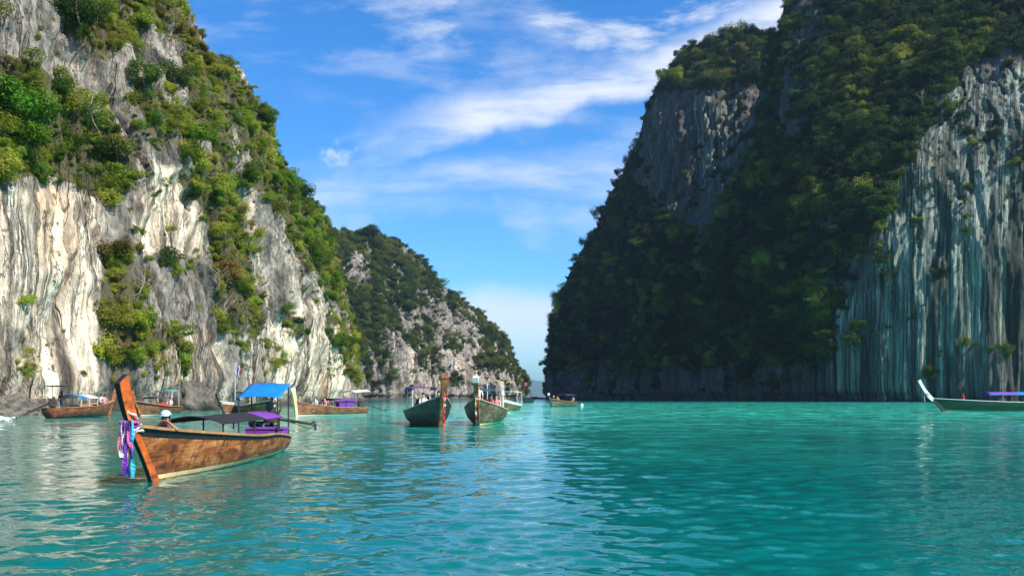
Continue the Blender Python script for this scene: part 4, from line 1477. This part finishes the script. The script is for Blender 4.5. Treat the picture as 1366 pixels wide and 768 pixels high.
garland('pink, violet and cyan ribbons wound on the tall orange stem post', A, 1.18,
        [('pink', .78), ('white', .66), ('violet', .98), ('white', .74), ('red', .92), ('violet', 1.0), ('white', .60), ('pink', .64), ('blue', 1.0), ('cyan', 1.04)], ['white', 'pink', 'violet', 'white', 'white', 'white'], .02)
person('person in a pale blue cap and purple shirt crouching at the near bow', A, 4.25, .05, .55, 0.25, 'lean', C_PURPLE, C_NAVY, 0, CAP_BLUE)

# B: under way along the foot of the left cliff, seen from its stern quarter
Bb = Boat(longtail('red-brown longtail boat with blue and white awning running along the left cliff', (-35.6, 78.2, 0), 91, 10.2, 2.3,
                   (.78, .85, 1.3), 2.3, .7, .05, WOOD_RED, WOOD_BROWN, BLACK, RAILW, (STEM_BROWN, STEM_BROWN), shaft=(4.8, 12), shaft_r=2.0))
canopy(Bb, 1.2, -2.0, 1.9, 1.55, 1.55, .28, [WCAN, BLUE], .6, 0, 6, post_mat=WHITE, split=.55)
canopy(Bb, -3.1, -4.4, 1.7, 2.45, 2.5, .04, DKCAN, .6, 0, 4)
person('person in white at the bow of the red-brown boat by the left cliff', Bb, 4.1, .2, .98, 0, 'sit', C_WHITE, C_NAVY, 1)
person('person in pink sitting by the bow of the red-brown boat by the left cliff', Bb, 3.4, -.4, .92, .2, 'sit', C_PINK, C_GREY, 1)
person('person in black standing at the engine of the red-brown boat by the left cliff', Bb, -3.5, -.1, .35, 0, 'stand', C_BLACK, C_NAVY, 2)

# C: half hidden behind the near boat's bow
Cb = Boat(longtail('dark brown longtail boat with small turquoise awning behind the near boat', (-31.7, 75.5, 0), 267, 7.2, 1.9,
                   (.7, .8, 1.3), 2.2, .7, .05, WOOD_BROWN, BLACK, WHITE, RAILW, (STEM_BROWN, BLACK), shaft=(3.0, 6)))
canopy(Cb, -1.2, -2.8, 1.4, 2.15, 2.25, .06, TURQ, .6, 0, 4, post_mat=WHITE)
canopy(Cb, 1.6, -.6, 1.6, 1.5, 1.5, .15, DKCAN, .6, 0, 4)
for i, (x, y) in enumerate(((1.2, .55), (.5, .55), (-.2, .5))):
    vest(['red life vest nearest the bow of the turquoise-awning boat', 'middle red life vest in the turquoise-awning boat', 'red life vest nearest the turquoise awning of its boat'][i],
         Cb, x, y, .62, 1.57, C_RED, 'red life vests in the turquoise-awning boat')
person('person in white shirt sitting in the turquoise-awning boat', Cb, -1.9, .2, .7, 0, 'sit', C_WHITE, C_GREY, 0)

# D and E: behind the near boat's blue canopy
Db = Boat(longtail('pale-sided longtail boat moored behind the bright blue canopy', (-27.2, 84.0, 0), 252, 7.6, 2.0,
                   (.75, .8, 1.25), 2.0, .6, .05, WOOD_BROWN, WHITE, WHITE, WHITE, (OLIVEHULL, BLACK), shaft=(2.2, 10)))
canopy(Db, 1.6, -2.6, 1.7, 2.05, 2.05, .1, DKCAN, .6, 0, 4)
person('person in white sitting in the pale-sided boat behind the blue canopy', Db, 2.3, .2, .75, 0, 'sit', C_WHITE, C_GREY, 1)
person('person in yellow sitting in the pale-sided boat behind the blue canopy', Db, -.4, -.3, .70, 0, 'sit', C_YEL, C_NAVY, 0)
fp = MB().tube([(2.9, .5, .8), (2.9, .5, 4.9)], .03, 6).build('flagpole', WHITE, Db.root)
V, F = [], []
for i in range(9):
    for j in range(7):
        V.append((2.9 - .05 * j / 6 - .10 * j / 6, .5 + .03 + .42 * j / 6 + .05 * math.sin(i * .9), 4.85 - 1.15 * i / 8 - .35 * (j / 6) ** 1.3 + .0))
for i in range(8):
    for j in range(6):
        a = i * 7 + j
        F.append((a, a + 1, a + 8, a + 7))
fl = MB().add(V, F, [0 if j in (0, 5) else (1 if j in (1, 4) else 2) for i in range(8) for j in range(6)]).build('flag', [RIB['red'], RIB['white'], RIB['blue']], fp, True)
sm = fl.modifiers.new('thick', 'SOLIDIFY')
sm.thickness = .012
Eb = Boat(longtail('orange-brown longtail boat with dark striped bow right of the blue canopy', (-22.3, 81.0, 0), -52, 8.2, 1.9,
                   (.7, .8, 1.35), 1.75, .55, .05, WOOD_ORANGE, BLACK, WHITE, WHITE, (STEM_BROWN, BLACK)))
canopy(Eb, .6, -2.6, 1.6, 1.9, 1.9, .08, DKCAN, .6, 0, 4)

# F: brown boat with yellow ribboned stem
Fb = Boat(longtail('brown longtail boat with white-topped yellow stem post and purple-sided cabin', (-18.1, 74.5, 0), 231, 7.5, 1.9,
                   (.62, .72, 1.25), 2.35, .12, -.12, WOOD_BROWN, WOOD_RED, WHITE, RAILW, (YCAN, YCAN), stem_w=.2, tip=WHITE, shaft=(2.6, 14)))
canopy(Fb, -1.9, -3.7, 1.7, 2.05, 2.15, .16, WCAN, .5, 0, 4, valance=0)
canopy(Fb, .4, -2.4, 1.75, 1.42, 1.42, .1, [NAVY, PURPLE], .5, 0, 6, split=.3, valance=.10)
cargo('cooler_box', 'pink and purple cargo box with blue base under the awning of the yellow-stemmed boat', 'box', Fb, -1.1, .42, .55, (1.6, .5, .72), (RIB['violet'], RIB['pink']))
person('person in a white shirt sitting near the yellow stem post', Fb, 1.9, .2, .72, .3, 'sit', C_WHITE, C_GREY, 1)
person('person in pink sitting amidships in the yellow-stemmed boat', Fb, 1.0, .35, .68, .2, 'sit', C_PINK, C_NAVY, 1)
person('person in black sitting by the awning of the yellow-stemmed boat', Fb, .6, -.2, .66, .2, 'sit', C_BLACK, C_BLACK, 2)

# G and H: the pair facing us in the middle
Gb = Boat(longtail('dark green longtail boat with tall brown stem post and purple canopy facing the viewer', (-3.85, 48.0, 0), -76, 9.6, 2.5,
                   (.62, .85, 1.72), 2.75, .42, .0, GREENBLACK, GREENBLACK, GREENBLACK, RAILG, (STEM_BROWN, STEM_BROWN), stem_w=.26, stem_d=(.28, .42), flare=.55, shaft=(2.6, 12)))
canopy(Gb, -1.2, -3.9, 1.55, 2.18, 2.25, .05, PURPLE, .6, 0, 4, post_mat=WHITE, valance=.14)
garland('red and yellow ribbons hanging to the water from the stem of the dark green boat', Gb, 1.72,
        [('yellow', .9), ('red', 1.45), ('pink', 1.72), ('red', 1.6), ('white', .6)], ['white', 'orange', 'red', 'pink'])
person('person in white sitting in the dark green boat under the rail', Gb, 1.3, -.45, .95, 0, 'sit', C_WHITE, C_GREY, 1)
person('person in pink sitting behind the stem of the dark green boat', Gb, 2.2, .3, 1.05, 0, 'sit', C_PINK, C_NAVY, 1)
person('person in dark clothes sitting at the stern of the dark green boat', Gb, -2.2, .35, .7, 0, 'sit', C_BLACK, C_NAVY, 2)
cargo('cooler_box', 'dark red cargo box behind the passengers of the dark green boat', 'box', Gb, -.2, -.5, .55, (.9, .5, .5), (C_RED, C_BLACK))

Hb = Boat(longtail('olive-brown longtail boat with pale-tipped thin stem and white canopies facing the viewer', (-1.95, 50.5, 0), 266, 9.6, 2.6,
                   (.62, .85, 1.55), 2.75, .36, .0, OLIVEHULL, OLIVEHULL, CREAM, RAILG, (STEM_BROWN, OLIVEHULL), stem_w=.24, stem_d=(.24, .30), tip=WHITE, shaft=(2.4, 12)))
canopy(Hb, -.2, -2.3, 1.7, 2.05, 2.0, .08, [TURQ, WCAN], .6, .1, 4, post_mat=WHITE, split=.4, valance=.26)
canopy(Hb, -2.6, -3.9, 1.05, 2.55, 2.58, .16, YCAN, .6, .30, 4, post_mat=WHITE)
garland('red, white and orange ribbons on the thin pale-tipped stem of the olive boat', Hb, 1.50, [('white', .9), ('red', 1.05), ('red', .8), ('yellow', .45)], ['orange', 'white', 'red'])
person('person in a white shirt standing behind the stem of the olive-brown boat', Hb, 2.7, -.18, .62, .0, 'stand', C_WHITE, C_GREY, 0)
person('person in pink sitting under the white canopy of the olive-brown boat', Hb, 0.6, -.55, .85, 0, 'sit', C_PINK, C_NAVY, 1)
person('person in red sitting amidships in the olive-brown boat', Hb, -.3, .3, .85, 0, 'sit', C_RED, C_NAVY, 0)
person('person in pale pink sitting at the right rail of the olive-brown boat', Hb, .2, .65, .85, .2, 'sit', C_PINK, C_GREY, 1)
person('person in teal sitting at the stern of the olive-brown boat', Hb, -1.4, .1, .85, 0, 'sit', C_TEAL, C_NAVY, 0)
cargo('cooler_box', 'reddish cargo box at the stern of the olive-brown boat', 'box', Hb, -1.9, -.55, .55, (.8, .5, .6), (C_RED, WOOD_RED))

# I, J, K: further out towards the pass
Ib = Boat(longtail('dark longtail boat with white canopy and rails behind the olive-brown boat', (-.9, 92.0, 0), 262, 9.5, 2.2,
                   (.7, .85, 1.4), 2.2, .5, .05, OLIVEHULL, WHITE, WHITE, WHITE, (STEM_BROWN, BLACK)))
canopy(Ib, 1.0, -3.2, 2.0, 2.15, 2.15, .12, WCAN, .6, 0, 4, post_mat=WHITE)
person('person in red sitting in the bow of the boat behind the olive-brown one', Ib, 2.3, -.2, .85, 0, 'sit', C_RED, C_NAVY, 1)
Jb = Boat(longtail('small black longtail boat with a pink flag out by the headland tip', (3.1, 236.0, 0), 255, 9.0, 2.6,
                   (.8, .95, 1.5), 2.3, .4, .0, BLACK, BLACK, BLACK, BLACK, (BLACK, BLACK)))
canopy(Jb, 1.5, -3.0, 2.1, 2.3, 2.3, .12, DKCAN, .6, 0, 4)
fp = MB().tube([(3.9, 0, 1.2), (3.9, 0, 5.6)], .05, 6).build('flagpole', STEM_BROWN, Jb.root)
MB().box((3.9, .45, 5.0), (.03, .8, 1.0)).build('flag', RIB['pink'], fp)
Kb = Boat(longtail('crowded dark longtail boat at the foot of the dark right cliff', (6.3, 141.0, 0), 240, 8.0, 2.2,
                   (.7, .85, 1.4), 2.15, .5, .05, OLIVEHULL, BLACK, BLACK, RAILW, (C_NAVY, BLACK), tip=WHITE, shaft=(2.6, 12)))
canopy(Kb, .2, -3.2, 1.9, 1.95, 1.95, .1, [PURPLE, DKCAN], .6, 0, 4, split=.5)
for lab, x, y, sh_, sk, hat in (('person in yellow in the crowded boat by the dark cliff', 2.4, .3, C_YEL, 0, None), ('person in purple in the crowded boat by the dark cliff', 1.5, -.3, C_PURPLE, 1, None),
                                ('person in white at the stern of the crowded boat by the dark cliff', -3.3, .2, C_WHITE, 1, None),
                                ('person in navy with a white cap at the bow of the crowded boat', 3.2, 0, C_NAVY, 0, C_WHITE)):
    person(lab, Kb, x, y, .85, 0, 'sit', sh_, C_NAVY, sk, hat)

# N: long green boat entering on the right
Nb = Boat(longtail('long green longtail boat with white curved prow and purple canopy cut by the right edge', (49.2, 101.0, 0), 181, 14.5, 2.6,
                   (.9, 1.05, 1.5), 3.55, .92, .10, GREENHULL, GREENHULL, RAILG, WHITE, (WHITE, GREENHULL), stem_w=.24, stem_d=(.34, .34), stem_bump=.10, low=GREENHULL, shaft=(3, 8)))
canopy(Nb, 2.6, -3.4, 2.0, 1.95, 1.95, .28, [PURPLE, BLUE], .8, 0, 8, split=.55, valance=.10)
garland('short pink ribbons on the white curved prow at the right edge', Nb, 1.9, [('pink', 1.0), ('white', .8)], ['white', 'pink'])
person('person in dark clothes sitting by the white curved prow at the right edge', Nb, 5.0, 0, 1.15, 0, 'sit', C_RED, C_WHITE, 2)

# tiny boats at the mouth of the pass
longtail('tiny dark boat far out in the pass, nearer the headland', (14.5, 620.0, 0), 200, 10, 2.6, (1.0, 1.2, 1.8), 2.6, .5, 0, BLACK, BLACK, BLACK, BLACK, (BLACK, BLACK), engine=False)
longtail('tiny pale boat far out in the pass, nearer the dark cliff', (20.5, 760.0, 0), 15, 11, 2.8, (1.2, 1.3, 1.9), 2.6, .5, 0, WHITE, WHITE, BLACK, WHITE, (BLACK, BLACK), engine=False)

# mooring buoy and propeller wash
p = on_water(776, 541)
bu = tag(empty('mooring_buoy', p), 'small white mooring buoy right of the crowded boat', 'buoy')
MB().ball((0, 0, .10), .30, 14, 10).build('float', WHITE, bu, True)
b = MB()
b.tube([(math.cos(a) * .07, 0, .46 + math.sin(a) * .07) for a in np.linspace(0, 6.283, 13)], .018, 6, cap=False)
b.build('ring', STEEL, bu, True)


def build_foam():
    m = paint('foam', (0.85, 0.86, 0.85), 0.7, 0.1, 3)
    rg = random.Random(3)
    b = MB()
    c = Vector((-36.2, 62.5, 0))
    for i in range(230):
        d = abs(rg.gauss(0, 1))
        x, y = rg.gauss(0, .55) * (1 + d * .3), -d * 1.6
        r = rg.uniform(.04, .15) * (1.1 - min(d, 2) * .35)
        b.ball((c.x + x, c.y + y, .02 + rg.uniform(0, .22) * max(0, 1 - d * .6)), (r * 1.3, r * 1.6, r * .55), 7, 4)
    tag(b.build('foam', m, None, True), 'white propeller wash behind the red-brown boat', 'foam', None, 'stuff')


build_foam()


def sea_rock(label, px, py, w_, h_, d_, seed, mat):
    p = on_water(px, py)
    nu, nv = 60, 40
    th, ph = np.meshgrid(np.linspace(0, np.pi, nv), np.linspace(0, 2 * np.pi, nu, endpoint=False), indexing='ij')
    D = np.stack([np.sin(th) * np.cos(ph), np.sin(th) * np.sin(ph), np.cos(th)], -1)
    rad = 1 + fbm(D * 1.6, 4, seed, 0.6) * 0.6 + fbm(D * 4, 4, seed + 3, 0.65, ridged=True) * 0.30
    V = D * rad[..., None] * np.array([w_, d_, h_])
    idx = np.arange(nu * nv).reshape(nv, nu)
    nx = np.roll(idx, -1, 1)
    F = np.stack([idx[:-1], idx[1:], nx[1:], nx[:-1]], -1).reshape(-1, 4)
    me = np_mesh('sea_rock', V.reshape(-1, 3), F, [mat])
    o = tag(link('sea_rock', me), label, 'rock')
    o.location = p
    return o


DKROCK = paint('dark_shore_rock', (0.16, 0.145, 0.13), 0.9, 0.7, 1.4, c2=(0.03, 0.027, 0.024), bump=0.25)
sea_rock('large dark jagged rock against the foot of the sunlit cliff', 256, 547, 2.7, 3.4, 2.2, 4, ROCK_L)
sea_rock('low dark rock at the waterline by the left edge', 12, 552.5, 3.2, 1.5, 1.6, 9, DKROCK)
sea_rock('low dark rock just right of the one at the left edge', 52, 551.5, 2.6, 1.3, 1.5, 14, DKROCK)
sea_rock('low brown rock under the flag at the cliff foot', 318, 542.5, 3.2, 1.6, 2.0, 21, DKROCK)
